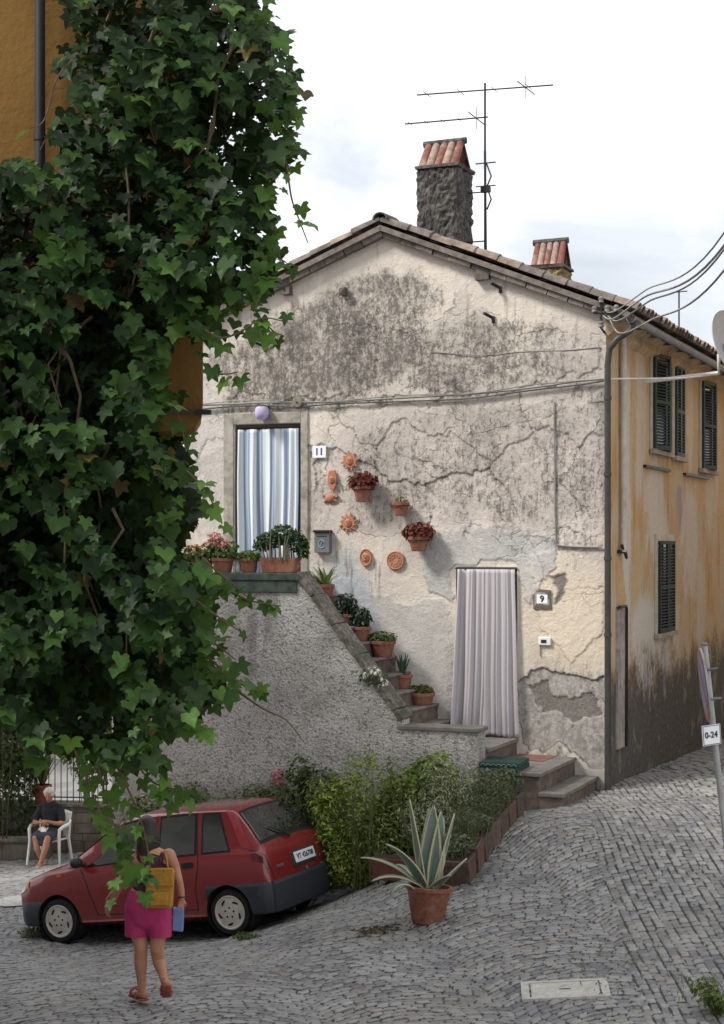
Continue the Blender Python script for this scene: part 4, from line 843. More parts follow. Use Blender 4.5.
# ================================================================== cables
def cable(name, label, pts, r, mat, n=6, sub=8, sag=0, group=None):
    P_ = [Vector(p) for p in pts]; out = []
    for i in range(len(P_)-1):
        p0 = P_[max(i-1,0)]; p1 = P_[i]; p2 = P_[i+1]; p3 = P_[min(i+2,len(P_)-1)]
        for k in range(sub):
            t = k/sub; q = .5*((2*p1)+(p2-p0)*t+(2*p0-5*p1+4*p2-p3)*t*t+(3*p1-p0-3*p2+p3)*t**3); q.z -= sag*4*t*(1-t); out.append(q)
    out.append(P_[-1]); b = MB(); b.tube(out, r, n); o = b.build(name, mat, smooth=60); return tag(o, label, 'cable', group)
def fw(px, py, off=-.035): x, z = FP(px, py, off); return HW(x, off, z)
pts = [(196,405.5),(232,404),(270,402.5),(296,402.5),(335,402),(400,398),(470,394),(530,388),(575,381.5),(604,379)]
cable('wall_cable', 'thick grey cable bundle running across the facade above the striped curtain', [fw(*p, -.05) for p in pts], .015, M['cable'])
cable('wall_cable', 'dark thin cable sagging just under the thick facade cable bundle', [fw(x, y+3.2+1.2*math.sin(x*.07), -.04) for x, y in pts], .011, M['cable_dark'])
cable('wall_cable', 'loose grey wire wound along the top of the facade cable bundle', [fw(x, y-1.5+1.5*math.sin(x*.045), -.06) for x, y in pts], .007, M['cable'])
cable('wall_conduit', 'thin pale conduit dropping down the plaster then turning right to the downpipe', [fw(554.5,402,-.02),fw(554.8,470,-.02),fw(556,540,-.02),fw(558,545,-.02),fw(575,546.5,-.02),fw(602,547.5,-.02)], .012, M['cable'], sub=6)
cable('wall_cable', 'thin old wire running along the gable crack above the cable bundle', [fw(430,352,-.012),fw(480,355,-.012),fw(520,352,-.012),fw(570,350,-.012),fw(600,347,-.012)], .006, M['cable'])
brk = HW(-.02,-.12,FP(603,318)[1])
t = thing('cable_bracket', 'rusty iron bracket with insulators under the front roof corner', 'bracket'); place(t, -.02, -.02, FP(603,322)[1])
b = MB(); b.tube([(0,.02,-.14),(0,-.16,-.10),(0,-.16,.22)], .018, 6); b.tube([(-.10,-.16,.10),(.22,-.16,.10)], .016, 6); b.build('iron_arm', M['dark_metal'], t)
M['insulator'] = plain('insulator', (.16,.15,.14), .4, 0, .3, 20)
for x, z in ((0,.22),(-.09,.10),(.08,.10),(.2,.10),(0,-.10)): b = MB(); b.lathe([(.02,0),(.042,.015),(.03,.04),(.042,.065),(.02,.09)], 10, c=(x,-.16,z)); b.build('insulator', M['insulator'], t, smooth=50)
ends = [((724,233),13.0,(606,312)),((726,243),13.0,(603,316)),((726,247),13.2,(608,316)),((726,268),13.6,(610,320))]
for k, (e_, d_, s_) in enumerate(ends):
    s0 = HW(FP(s_[0],s_[1],-.18)[0], -.18, FP(s_[0],s_[1],-.18)[1]); en = P(e_[0], e_[1], d_); en2 = en+(en-s0).normalized()*7+Vector((0,0,1.6)); mid = s0.lerp(en, .45)-Vector((0,0,[.05,.06,.10,.20][k]))
    cable('overhead_wire', ['topmost overhead wire running up from the roof corner to the right','second overhead wire from the roof corner, close above the third','third overhead wire from the roof corner, close under the second','lowest overhead wire, hanging deepest from the roof corner'][k], [s0, s0.lerp(mid,.30)-Vector((0,0,[.05,.09,.10,.16][k])), mid, en, en2], [.008,.011,.009,.010][k], M['cable'], sub=12, group='overhead wires from the roof corner')
y, z = RP(700, 377, 1.1)
cable('wall_cable', 'pale cable stretched in front of the green shutters to the satellite dish', [fw(604,379,-.06), P(640,378.5,22.6), P(680,378,23.2), P(706,375.5,23.6)], .011, M['white_paint'], sub=6)
# satellite dish on an arm from the side wall
dc = P(727, 351, 23.3); t = thing('satellite_dish', 'round grey satellite dish held out from the ochre wall', 'satellite dish', dc); w_ = dc-CN; lx, ly = w_.dot(EX), w_.dot(EY)
n_ = Vector((.62,-.62,.30)).normalized(); mt = n_.to_track_quat('Z','Y').to_matrix().to_4x4()
b = MB(); b.lathe([(.54*q, .16*q*q) for q in (.02,.2,.4,.6,.8,.95,1.0)]+[(.545,.165)]+[(.54*q, .16*q*q-.012) for q in (1.0,.8,.6,.4,.2,.02)], 40, mat=mt); b.build('reflector', plain('dish_grey', (.40,.41,.42), .5, .1, .08, 5), t, smooth=40)
b = MB(); b.tube([mt @ Vector((0,-.40,.14)), mt @ Vector((0,-.22,.50)), mt @ Vector((0,0,.58))], .014, 6); b.lathe([(.03,.54),(.045,.60),(.03,.66)], 10, mat=mt); b.build('feed_arm', M['grey_metal'], t)
wp_ = HW(0, ly+.35, 0); wp_.z = dc.z-.35; b = MB(); b.tube([-n_*.02, -n_*.14, Vector((0,0,-.25))-n_*.14+Vector((0,.02,0)), wp_-dc], .028, 8); b.box(-.05,.05,-.1,.02,-.12,.10); b.build('wall_arm', M['white_paint'], t)
# ================================================================== car
def make_car():
    i_ = np.interp
    ztx = [-1.815,-1.805,-1.785,-1.76,-1.72,-1.66,-1.50,-1.36,-1.28,-1.15,-.6,0,.25,.42,.75,1.02,1.12,1.4,1.7,1.85,1.92,1.945]
    ztv = [.52,.66,.80,.92,.985,1.07,1.275,1.43,1.475,1.49,1.505,1.49,1.45,1.37,1.165,1.00,.965,.90,.81,.73,.63,.50]
    zbx = [-1.815,-1.785,-1.74,-1.66,-1.2,0,1.0,1.4,1.7,1.85,1.92,1.945]; zbv = [.48,.72,.90,.95,.95,.91,.88,.845,.765,.68,.58,.46]
    wx = [-1.815,-1.805,-1.785,-1.74,-1.66,-1.4,-.8,0,.9,1.4,1.7,1.85,1.92,1.945]; wv = [.66,.70,.735,.765,.785,.805,.815,.815,.81,.79,.745,.68,.58,.46]
    bx = [-1.815,-1.76,-1.5,-1.0,1.5,1.8,1.945]; bv = [.38,.28,.22,.19,.19,.24,.36]
    def sec(x):
        zt = float(i_(x, ztx, ztv)); zb = min(float(i_(x, zbx, zbv)), zt-.03); w = float(i_(x, wx, wv)); z0 = float(i_(x, bx, bv)); h = zt-zb; y6 = w-.055; yr = y6-min(1, h/.5)*.185
        L_ = lambda a, b_, t: a+(b_-a)*t
        return [(0,z0),(w-.12,z0),(w-.035,z0+.05),(w-.004,L_(z0,zb,.42)),(w,L_(z0,zb,.60)),(w-.008,L_(z0,zb,.84)),(w-.03,zb-.015),(y6,zb+.012),
                (L_(y6,yr,.33)+.008,L_(zb,zt-.05,.33)),(L_(y6,yr,.68)+.010,L_(zb,zt-.05,.68)),(yr,zt-min(.05,h*.3)),(yr-.055,zt-min(.018,h*.2)),(yr*.5,zt-.003*min(1,h*5)),(0,zt)]
    def Sf(x, t):
        p = sec(x); k = min(int(t), len(p)-2); q = t-k; return Vector((x, p[k][0]+(p[k+1][0]-p[k][0])*q, p[k][1]+(p[k+1][1]-p[k][1])*q))
    def So(x, t, off, side=1):
        e_ = .012; p = Sf(x, t); dx = Sf(x+e_, t)-Sf(x-e_, t); dt = Sf(x, min(t+.05, 12.999))-Sf(x, max(t-.05,0)); n = dx.cross(dt); n.normalize()
        if n.z*1+n.y*.5 < 0 and t > 6: n = -n
        if t <= 6 and n.y < 0: n = -n
        p = p+n*off; return Vector((p.x, p.y*side, p.z))
    xs = sorted(set([-1.815,-1.81,-1.80,-1.785,-1.77,-1.74,-1.70,-1.66,-1.6,-1.54,-1.48,-1.42,-1.36,-1.32,-1.28,-1.22,-1.15,1.945,1.935,1.92,1.89,1.85,1.8,1.75]+list(np.linspace(-1.1,1.7,42))))
    rings = []
    for x in xs:
        h = sec(x); rings.append([(x,y,z) for y, z in h]+[(x,-y,z) for y, z in reversed(h[1:-1])])
    n = len(rings[0]); b = MB(); b.add([p for r in rings for p in r], [(i*n+k,i*n+(k+1)%n,(i+1)*n+(k+1)%n,(i+1)*n+k) for i in range(len(rings)-1) for k in range(n)]+[tuple(range(n)), tuple((len(rings)-1)*n+k for k in range(n-1,-1,-1))])
    paint = NT('car_paint'); o = paint.obj(); d = paint.noise(o, 5, 5); z = paint.sep(o)[2]
    c = paint.mix((.245,.019,.022), (.195,.019,.022), d); c = paint.mix(c, (.17,.085,.07), paint.noise(o, 60, 4, .7).st(.5,.75)*.08); c = paint.mix(c, (.14,.07,.06), z.st(.42,.2)*.6)
    M['paint'] = paint.set(c, paint.noise(o, 9, 4)*.22+.10, .1, .5, .8)
    M['car_glass'] = plain('car_glass', (.010,.013,.014), .03, 0, .05, 3, spec=1.0); M['car_glass'].node_tree.nodes['Principled BSDF'].inputs['IOR'].default_value = 1.8; M['bumper'] = plain('bumper_grey', (.030,.034,.042), .6, 0, .15, 20); M['rubber'] = plain('rubber', (.012,.012,.012), .85)
    M['lamp_red'] = plain('lamp_red', (.10,.008,.012), .15, 0, .1, 30, spec=.6, coat=.5); M['lamp_orange'] = plain('lamp_orange', (.55,.14,.015), .2, coat=.5); M['hub'] = plain('hub_silver', (.52,.49,.44), .5, .1, .1, 12, dirt=(.36,.33,.28)); M['lamp_clear'] = plain('lamp_clear', (.5,.5,.5), .1, .3)
    car = thing('parked_car', 'dusty dark red small hatchback parked facing down the slope', 'car')
    body = b.build('body', M['paint'], car, smooth=32)
    cut = MB()
    for ax_ in (-1.225, 1.225):
        for s in (-1, 1): cut.lathe([(.312,-.2),(.312,.45)], 40, mat=Matrix.Translation((ax_, s*.70, .29)) @ Matrix.Rotation(R(-90*s),4,'X'))
    def boolean(o_):
        c_ = cut.build('cutter', M['rubber'])
        md = o_.modifiers.new('arch', 'BOOLEAN'); md.object = c_; md.operation = 'DIFFERENCE'; md.solver = 'EXACT'; bpy.context.view_layer.update()
        me = bpy.data.meshes.new_from_object(o_.evaluated_get(bpy.context.evaluated_depsgraph_get())); o_.modifiers.clear(); o_.data = me; bpy.data.objects.remove(c_)
        me.polygons.foreach_set('use_smooth', [True]*len(me.polygons)); me.set_sharp_from_angle(angle=R(32))
    boolean(body)
    for ax_ in (-1.225, 1.225):
        for s in (-1, 1): liner = MB(); liner.lathe([(.309,0),(.309,.30),(.02,.305)], 32, caps=False, mat=Matrix.Translation((ax_, s*.80, .29)) @ Matrix.Rotation(R(90*s),4,'X')); liner.build('wheel_arch', M['rubber'], body)
    def patch(name, mat, x0, x1, t0, t1, off, side=1, nx=14, nt=10, parent=body, xf=None, cross=False):
        m = MB()
        def fn(u, v):
            t = t0+(t1-t0)*v; x = x0+(x1-x0)*u
            if xf: x = xf(u, v)
            return So(x, t, off, side)
        m.grid(fn, nx, nt)
        if cross:
            m2 = [Vector((p[0], -p[1], p[2])) for p in m.v]; m.add(m2, [tuple(reversed(f)) for f in m.f])
        o_ = m.build(name, mat, parent, smooth=50); return o_
    for s in (1, -1):
        dr = None
        # side windows: black seal under slightly smaller glass
        for nm, xa, xb, sl0, sl1 in (('side_window',-.20,.80,0,-.56),('side_window',-.29,-.83,0,.02),('quarter_window',-.90,-1.30,.02,.17)):
            sg = 1 if xb > xa else -1
            patch('window_seal', M['rubber'], 0, 0, 7.10, 9.95, .0035, s, xf=lambda u, v: xa+sl0*v+u*(xb+sl1*v-xa-sl0*v))
            patch(nm, M['car_glass'], 0, 0, 7.22, 9.80, .007, s, xf=lambda u, v: xa+.025*sg+sl0*v+u*(xb-.05*sg+sl1*v-xa-sl0*v))
        # door seam and door handle, sill strip
        def line(name, pts, r, mat):
            m = MB(); m.tube([So(x, t, .001, s) for x, t in pts], r, 5); return m.build(name, mat, body)
        line('door_seam', [(-.245,t) for t in np.linspace(2.3,10.2,24)], .006, M['rubber']); line('door_seam', [(-.865,t) for t in np.linspace(4.9,10.0,16)]+[(-.82,4.2),(-.80,3.4),(-.80,2.3)], .006, M['rubber']) if False else line('door_seam', [(-.80,2.3),(-.80,3.4),(-.825,4.3),(-.865,5.2)]+[(-.865+.006*k,t) for k, t in enumerate(np.linspace(5.8,10.0,10))], .006, M['rubber']); line('door_seam', [(.86-.02*k,t) for k, t in enumerate(np.linspace(6.8,2.3,12))], .005, M['rubber']); line('door_seam', [(x,2.35) for x in np.linspace(-.80,.64,22)], .005, M['rubber'])
        line('sill_strip', [(x,2.05) for x in np.linspace(-.88,.88,26)], .014, plain('sill_pink', (.42,.10,.11), .4) if s > 0 else M['paint'])
        patch('door_handle', M['rubber'], -.80, -.64, 5.1, 5.7, .013, s, 6, 4); patch('door_handle', M['rubber'], -.17, -.01, 5.1, 5.7, .013, s, 6, 4)
        patch('tail_lamp', M['lamp_red'], 0, 0, 5.15, 7.3, .007, s, xf=lambda u, v: -1.60-.175*u+.06*v*(1-u), nx=10)
        patch('pillar_lamp', plain('lamp_pink_sheen', (.27,.035,.045), .15, coat=.6), 0, 0, 7.5, 10.2, .006, s, xf=lambda u, v: (-1.46-.165*u)+.27*v)  # upper lens; its pink paints in the reflection lying on the pillar
        patch('headlight', M['lamp_clear'], 1.74, 1.925, 5.05, 6.9, .007, s); patch('indicator', M['lamp_orange'], 1.67, 1.745, 5.1, 6.6, .008, s, 4, 5); patch('indicator', M['lamp_orange'], 1.13, 1.20, 5.6, 5.95, .010, s, 4, 3)
        m = MB(); m.ball((.80, s*.90, .99), (.07,.10,.065), 14); m.tube([(.80,s*.72,.94),(.82,s*.84,.96)], .03, 8); m.build('door_mirror', M['black'], body, smooth=60)
    # windscreen and rear window
    def across(name, mat, xa, xb, tside, off, n=14, par=body, ym=1):
        m = MB()
        def fn(u, v):
            x = xa+(xb-xa)*v; k = abs(u*2-1); sd = 1 if u >= .5 else -1; p = So(x, 13-(13-tside)*k*.9999, 0, sd)
            nrm = Vector((1 if xa > 0 else -1, 0, .9)).normalized(); return p+nrm*off
        m.grid(fn, 2*n, 12); return m.build(name, mat, par, smooth=50)
    across('window_seal', M['rubber'], .36, 1.06, 10.9, .004); across('windscreen', M['car_glass'], .41, 1.02, 11.05, .009)
    across('window_seal', M['rubber'], -1.345, -1.675, 10.5, .005); across('rear_window', M['car_glass'], -1.375, -1.65, 10.8, .011)
    m = MB(); m.tube([(-1.72,.02,1.035),(-1.685,.10,1.10),(-1.60,.30,1.19)], [.022,.012,.008], 6); m.build('rear_wiper', M['black'], body)
    m = MB(); m.tube([(-.1,0,1.45),(-.35,0,1.72)], [.008,.004], 5); m.build('roof_aerial', M['black'], body)
    # hatch seam, badge, lock, plate
    m = MB(); m.tube([So(x, 6.9, .002, 1) for x in np.linspace(-1.66,-1.80,8)], .005, 5); m.tube([So(x, 6.9, .002, -1) for x in np.linspace(-1.66,-1.80,8)], .005, 5); m.build('hatch_seam', M['rubber'], body)
    pl = MB(); pl.box(-.012,0,-.26,.26,-.065,.065); pm = Matrix.Translation((-1.805,-.14,.775)) @ Matrix.Rotation(R(12),4,'Y')
    po = pl.build('number_plate', M['plaque'], body, bevel=.006); po.matrix_local = pm
    m = MB(); m.box(-.012,.02,-.30,.30,-.10,.09); fo = m.build('plate_recess', M['bumper'], body, bevel=.01); fo.matrix_local = pm @ Matrix.Translation((.013,0,0))
    text_mesh('plate_text', 'VT 426708', .088, M['ink'], po, (-.0135,0,0), (R(90),0,R(-90)), spacing=1.08)
    m = MB(); m.lathe([(.026,0),(.03,.012),(.018,.018)], 14, mat=Matrix.Translation((-1.812,-.14,.615)) @ Matrix.Rotation(R(-90),4,'Y')); m.build('hatch_lock', M['grey_metal'], body)
    m = MB(); m.box(-1.803,-1.78,.40,.56,.735,.765); m.build('badge', M['grey_metal'], body)
    # bumpers follow the plan of the body
    def bumper(sgn, z0, z1, xin):
        m = MB(); pts = []
        xx = list(np.linspace(xin, sgn*1.62, 9))+[sgn*q for q in (1.70,1.76,1.80,1.825,1.84)]
        def wd(x): return float(i_(x, wx, wv))
        side = [(x*1.0, max(wd(max(-1.80, min(1.90, x))), 0)+.028) for x in xx]
        if sgn < 0: half = side+[(-1.852,.60),(-1.862,.35),(-1.866,0)]
        else: half = [(x, y) for x, y in side if x < 1.80]+[(1.86,.66),(1.93,.55),(1.965,.3),(1.975,0)]
        full = half+[(x,-y) for x, y in reversed(half[:-1])]; prof = [(-.10,z0),(-.02,z0),(.0,z0+.05),(.004,(z0+z1)/2),(0,z1-.03),(-.02,z1),(-.10,z1+.005)]
        nn = len(full)
        for i, (x, y) in enumerate(full):
            a = Vector((*full[max(i-1,0)],0)); c_ = Vector((*full[min(i+1,nn-1)],0)); t = (c_-a).normalized(); nr = Vector((t.y,-t.x,0))
            if nr.dot(Vector((x*.6 if abs(x) > 1.5 else 0, y, 0))) < 0: nr = -nr
            for o_, z in prof: pts.append(Vector((x,y,z))+nr*o_)
        k = len(prof); m.add(pts, [(i*k+j,i*k+(j+1)%k,(i+1)*k+(j+1)%k,(i+1)*k+j) for i in range(nn-1) for j in range(k)]+[tuple(range(k)),tuple((nn-1)*k+j for j in range(k))])
        o_ = m.build('bumper', M['bumper'], car, smooth=35); boolean(o_); return o_
    bumper(-1, .24, .60, -.95); bumper(1, .22, .52, 1.05)
    m = MB(); m.box(-1.5,1.6,-.62,.62,.17,.26); m.tube([(-1.5,.32,.21),(-1.84,.32,.20)], .025, 8); m.build('underbody', M['rubber'], car)
    # wheels
    def wheel(ax_, s):
        T = Matrix.Translation((ax_, s*.715, .275)) @ Matrix.Rotation(R(-90*s),4,'X') @ Matrix.Rotation(R(17),4,'Z')
        m = MB(); m.lathe([(.175,-.08),(.25,-.085),(.268,-.065),(.273,0),(.268,.065),(.25,.085),(.205,.088),(.198,.07)], 40, mat=T); w = m.build('wheel', M['rubber'], car, smooth=40)
        m = MB(); m.lathe([(.198,.06),(.203,.084),(.19,.090),(.176,.079),(.10,.082),(.05,.09),(.005,.092)], 40, mat=T); h = m.build('hubcap', M['hub'], w, smooth=40)
        m = MB()
        for k in range(5):
            a = k*2*math.pi/5; ring = []
            for q in np.linspace(0, 2*math.pi, 14, endpoint=False):
                u_, v_ = .040*math.cos(q), .015*math.sin(q); r_ = .138+v_-.34*u_; th = a+u_/.138; ring.append(T @ Vector((r_*math.cos(th), r_*math.sin(th), .0835)))
            m.add(ring, [tuple(range(14))])
            cth = a+.6; m.lathe([(.013,.085),(.013,.0915),(.002,.092)], 8, mat=T @ Matrix.Translation((.058*math.cos(cth),.058*math.sin(cth),0)))
        m.build('wheel_slot', M['rubber'], w)
    for ax_ in (-1.225, 1.225):
        for s in (1, -1): wheel(ax_, s)
    rw = P(236, 934, 19.8); fwd = Vector((-math.cos(R(25)), math.sin(R(25)), 0)); lt = Vector((-fwd.y, fwd.x, 0))  # left of the car
    fw_ = rw+fwd*2.44; rr = rw-lt*1.43; 
    zr, zf, zR = [float(gz(q.x, q.y)) for q in (rw, fw_, rr)]
    f3 = Vector((fwd.x*2.44, fwd.y*2.44, zf-zr)).normalized(); l3 = Vector((lt.x*1.43, lt.y*1.43, zr-zR)).normalized(); u3 = f3.cross(l3).normalized(); l3 = u3.cross(f3)
    o0 = Vector((rw.x, rw.y, zr))+f3*1.225-l3*.715+u3*.0
    car.matrix_world = Matrix(((f3.x,l3.x,u3.x,o0.x),(f3.y,l3.y,u3.y,o0.y),(f3.z,l3.z,u3.z,o0.z),(0,0,0,1)))
    return car
make_car()
# ================================================================== people
def eloft(b, pts, side=None, n=16):
    """closed tube through pts = (pos, ra, rb): ra along the side vector, rb across it; rounded ends"""
    P_ = [(Vector(p), ra, rb) for p, ra, rb in pts]
    t0 = (P_[1][0]-P_[0][0]).normalized(); t1 = (P_[-1][0]-P_[-2][0]).normalized(); full = []
    p, ra, rb = P_[0]
    for q in (.95,.7,.35): full.append((p-t0*min(ra,rb)*q, ra*math.sqrt(1-q*q), rb*math.sqrt(1-q*q)))
    full += P_; p, ra, rb = P_[-1]
    for q in (.35,.7,.95): full.append((p+t1*min(ra,rb)*q, ra*math.sqrt(1-q*q), rb*math.sqrt(1-q*q)))
    v = []; m = len(full)
    for i, (p, ra, rb) in enumerate(full):
        t = (full[min(i+1,m-1)][0]-full[max(i-1,0)][0]).normalized(); s = Vector(side) if side is not None else (Vector((1,0,0)) if abs(t.x) < .8 else Vector((0,1,0)))
        x = (s-t*s.dot(t)).normalized(); y = t.cross(x)
        for k in range(n): a = 2*math.pi*k/n; v.append(p+x*ra*math.cos(a)+y*rb*math.sin(a))
    f = [(i*n+k,i*n+(k+1)%n,(i+1)*n+(k+1)%n,(i+1)*n+k) for i in range(m-1) for k in range(n)]+[tuple(range(n-1,-1,-1)),tuple((m-1)*n+k for k in range(n))]
    b.add(v, f); return b
def limb(b, *pr, side=None, n=14): return eloft(b, [(p, r, r) if not isinstance(r, tuple) else (p, *r) for p, r in pr], side, n)
def weld(b, name, mats, parent=None, voxel=.007, smooth=6):
    o = b.build(name, mats, parent, smooth=False)
    md = o.modifiers.new('remesh','REMESH'); md.mode = 'VOXEL'; md.voxel_size = voxel; sm = o.modifiers.new('s','SMOOTH'); sm.factor = .5; sm.iterations = smooth
    bpy.context.view_layer.update(); me = bpy.data.meshes.new_from_object(o.evaluated_get(bpy.context.evaluated_depsgraph_get())); o.modifiers.clear(); o.data = me
    me.polygons.foreach_set('use_smooth', [True]*len(me.polygons)); return o
def hand(b, wrist, d, palm_n, ln=.18, curl=.5, mirror=1):
    """palm, five fingers and a thumb; d = pointing direction, palm_n = the way the palm faces"""
    d = Vector(d).normalized(); pn = Vector(palm_n); pn = (pn-d*pn.dot(d)).normalized(); s = d.cross(pn)*mirror; w = Vector(wrist)
    eloft(b, [(w, .024, .018), (w+d*ln*.22, .034, .016), (w+d*ln*.48, .040, .014)], side=s, n=12)
    for i, (off, fl) in enumerate(((.030,.40),(.010,.46),(-.010,.43),(-.029,.34))):
        p = w+d*ln*.47+s*off; q = p.copy(); L_ = ln*fl; a = 0; pts = [(p,.0092)]
        for j in range(3):
            a += curl*(.55+.1*i) ; dd = d*math.cos(a)+pn*math.sin(a)+s*off*1.2; q = q+dd*L_/3*1.05; pts.append((q.copy(), .0088-.0009*j))
        limb(b, *pts, n=8)
    p = w+d*ln*.14+s*.030; limb(b, (p,.011), (p+d*ln*.17+s*.028+pn*.012,.0105), (p+d*ln*.36+s*.034+pn*.024,.0085), n=8)
def head(b, c, fwd, upv, s=1.0):
    f = Vector(fwd).normalized(); u = (Vector(upv)-f*Vector(upv).dot(f)).normalized(); r = f.cross(u); m = Matrix((r, f, u)).transposed().to_4x4()
    b.ball(c, (.074*s,.094*s,.108*s), 20, mat=m); c = Vector(c)
    b.ball(c+f*.028*s-u*.055*s, (.056*s,.064*s,.066*s), 14, mat=m)
    b.ball(c+f*.096*s-u*.022*s, (.014*s,.020*s,.026*s), 10, mat=m); b.ball(c+f*.086*s-u*.070*s, (.024*s,.012*s,.010*s), 10, mat=m)
    for k in (-1, 1): b.ball(c+r*.076*s*k-f*.005*s-u*.015*s, (.012*s,.022*s,.032*s), 10, mat=m)
    return f, u, r
def cut_below(o, zr):
    bm = bmesh.new(); bm.from_mesh(o.data)
    bmesh.ops.bisect_plane(bm, geom=bm.verts[:]+bm.edges[:]+bm.faces[:], plane_co=(0,0,zr[0]), plane_no=(0,0,-1), clear_outer=True)
    if len(zr) > 1: bmesh.ops.bisect_plane(bm, geom=bm.verts[:]+bm.edges[:]+bm.faces[:], plane_co=(0,0,zr[1]), plane_no=(0,0,1), clear_outer=True)
    bm.to_mesh(o.data); bm.free(); md = o.modifiers.new('thick','SOLIDIFY'); md.thickness = .006; md.offset = 1
def paint_faces(o, spots):
    for p in o.data.polygons:
        for c, rad, mi in spots:
            if (p.center-c).length < rad: p.material_index = mi
DP = 14.4
def W_(px, py, dd=0): return P(px, py, DP+dd)
def woman():
    base = W_(150, 1000); base.z = float(gz(base.x, base.y)); t = thing('person', 'long haired woman walking away in pink shorts and a dark strappy top', 'person', base)
    def q(px, py, dd=0): return W_(px, py, dd)-base
    b = MB()
    pel = q(148,898,.0); ch = q(151,866); nk = q(149,846); sl_, sr = q(134.5,856,.02), q(169,855,-.02)
    eloft(b, [(q(147,915),.150,.110),(pel,.165,.118),(q(149,885),.142,.10),(q(150,872),.145,.10),(q(151,860),.168,.10),(q(150.5,852.5),.125,.075),(nk,.052,.052)], side=(1,0,0), n=20)
    limb(b, (nk,.05),(q(147.5,838,.03),.048))
    f, u, r = head(b, q(146.5,829,.04), (-.35,.93,-.05), (0,0,1), .98)
    # left arm bent forward, right arm hanging with the bag
    limb(b, (sl_,.058),(q(129,868,.08),.047),(q(123,880,.14),.040),(q(116,893,.24),.033),(q(110.5,904,.30),.024)); hand(b, q(110.5,904,.30), q(106.5,913,.34)-q(110.5,904,.30), (.4,.5,-.2), .17, .35, -1)
    limb(b, (sr,.058),(q(174.5,867,0),.047),(q(178.5,880,-.01),.038),(q(181,891,.02),.032),(q(182,899,.03),.024)); hand(b, q(182,899,.03), q(180.5,908,.04)-q(182,899,.03), (-.5,.6,0), .17, .75, 1)
    # legs: left planted, right trailing with the heel lifted
    limb(b, (q(138,912,.02),.092),(q(138.3,930,.02),.076),(q(141,949,.0),.058),(q(140.5,963,.03),.058),(q(141.5,980,.05),.040),(q(142,990,.05),.036))
    limb(b, (q(159,912,0),.092),(q(159,932,-.02),.074),(q(156.5,950,-.03),.056),(q(159,962,.02),.056),(q(163,975,-.12),.040),(q(164.5,981.5,-.16),.035))
    fl = q(142,991,.05); eloft(b, [(fl+Vector((.03,-.05,-.02)),.034,.036),(fl+Vector((-.02,.04,-.035)),.040,.034),(fl+Vector((-.07,.12,-.055)),.044,.022),(fl+Vector((-.09,.16,-.06)),.036,.014)], side=(1,.4,0), n=12)
    fr = q(165,984,-.16); eloft(b, [(fr+Vector((.01,-.035,.03)),.033,.034),(fr+Vector((.005,.03,-.03)),.038,.034),(fr+Vector((0,.09,-.085)),.042,.024),(fr+Vector((-.005,.13,-.11)),.034,.016)], side=(1,0,0), n=12)
    o = weld(b, 'body', [M['skin'], M['ink'], plain('lip', (.30,.09,.07))], t, .007)
    c = q(146.5,829,.04); paint_faces(o, [(c+f*.088+r*.03+u*.0, .011, 1), (c+f*.088-r*.03, .011, 1), (c+f*.098-u*.070, .018, 2)])
    # hair
    b = MB(); hc = c+u*.016-f*.012; mm = Matrix((r, f, u)).transposed().to_4x4(); b.ball(hc, (.086,.098,.108), 18, mat=mm)
    eloft(b, [(hc+u*.03-f*.03,.085,.07),(hc-u*.08-f*.055,.095,.055),(hc-u*.17-f*.055,.095,.045),(hc-u*.25-f*.045,.075,.032),(hc-u*.31-f*.04,.04,.02)], side=r, n=16)
    h = weld(b, 'hair', plain('hair_dark', (.020,.012,.009), .5, 0, .5, 60, .4), t, .01, 3)
    b = MB()
    for k in range(150):
        a = random.uniform(-1,1); p = hc+r*.075*a-f*(.088*math.sqrt(1-a*a*.7))+u*random.uniform(0,.05); b.tube([p, p-u*.12+r*.02*a-f*.012, p-u*random.uniform(.22,.32)+r*random.uniform(-.03,.03)+f*.01], [.006,.006,.002], 5)
    b.build('hair_strands', M_hair2, t, smooth=60)
    # clothes
    b = MB(); eloft(b, [(q(149,889.5),.150,.112),(q(148,899),.176,.134),(q(147,908),.182,.138),(q(147.5,916),.165,.125)], side=(1,0,0), n=22)
    limb(b, (q(138,908,.02),.112),(q(137.3,924,.02),.104),(q(136.8,946,.02),.102)); limb(b, (q(158.5,908,0),.110),(q(159.6,924,-.02),.099),(q(160.2,946,-.02),.096))
    sh = weld(b, 'shorts', plain('cloth_pink', (.40,.040,.125), .85, 0, .15, 14, .3, spec=.15), t, .011, 4); cut_below(sh, [q(148,935.5).z, q(148,889.5).z])
    b = MB(); eloft(b, [(q(149,891),.150,.110),(q(150,876),.153,.108),(q(151,866),.165,.112),(q(151,861),.150,.108)], side=(1,0,0), n=20); limb(b, (q(141,862,-.09),.016),(q(139.5,854,-.05),.016),(q(139.5,850,.02),.014)); limb(b, (q(161,862,-.09),.016),(q(162,854,-.05),.016),(q(162,850,.02),.014))
    weld(b, 'strap_top', plain('cloth_plum', (.055,.020,.035), .9, 0, .3, 30), t, .009, 3)
    sm_ = plain('sandal_red', (.28,.07,.055), .7)
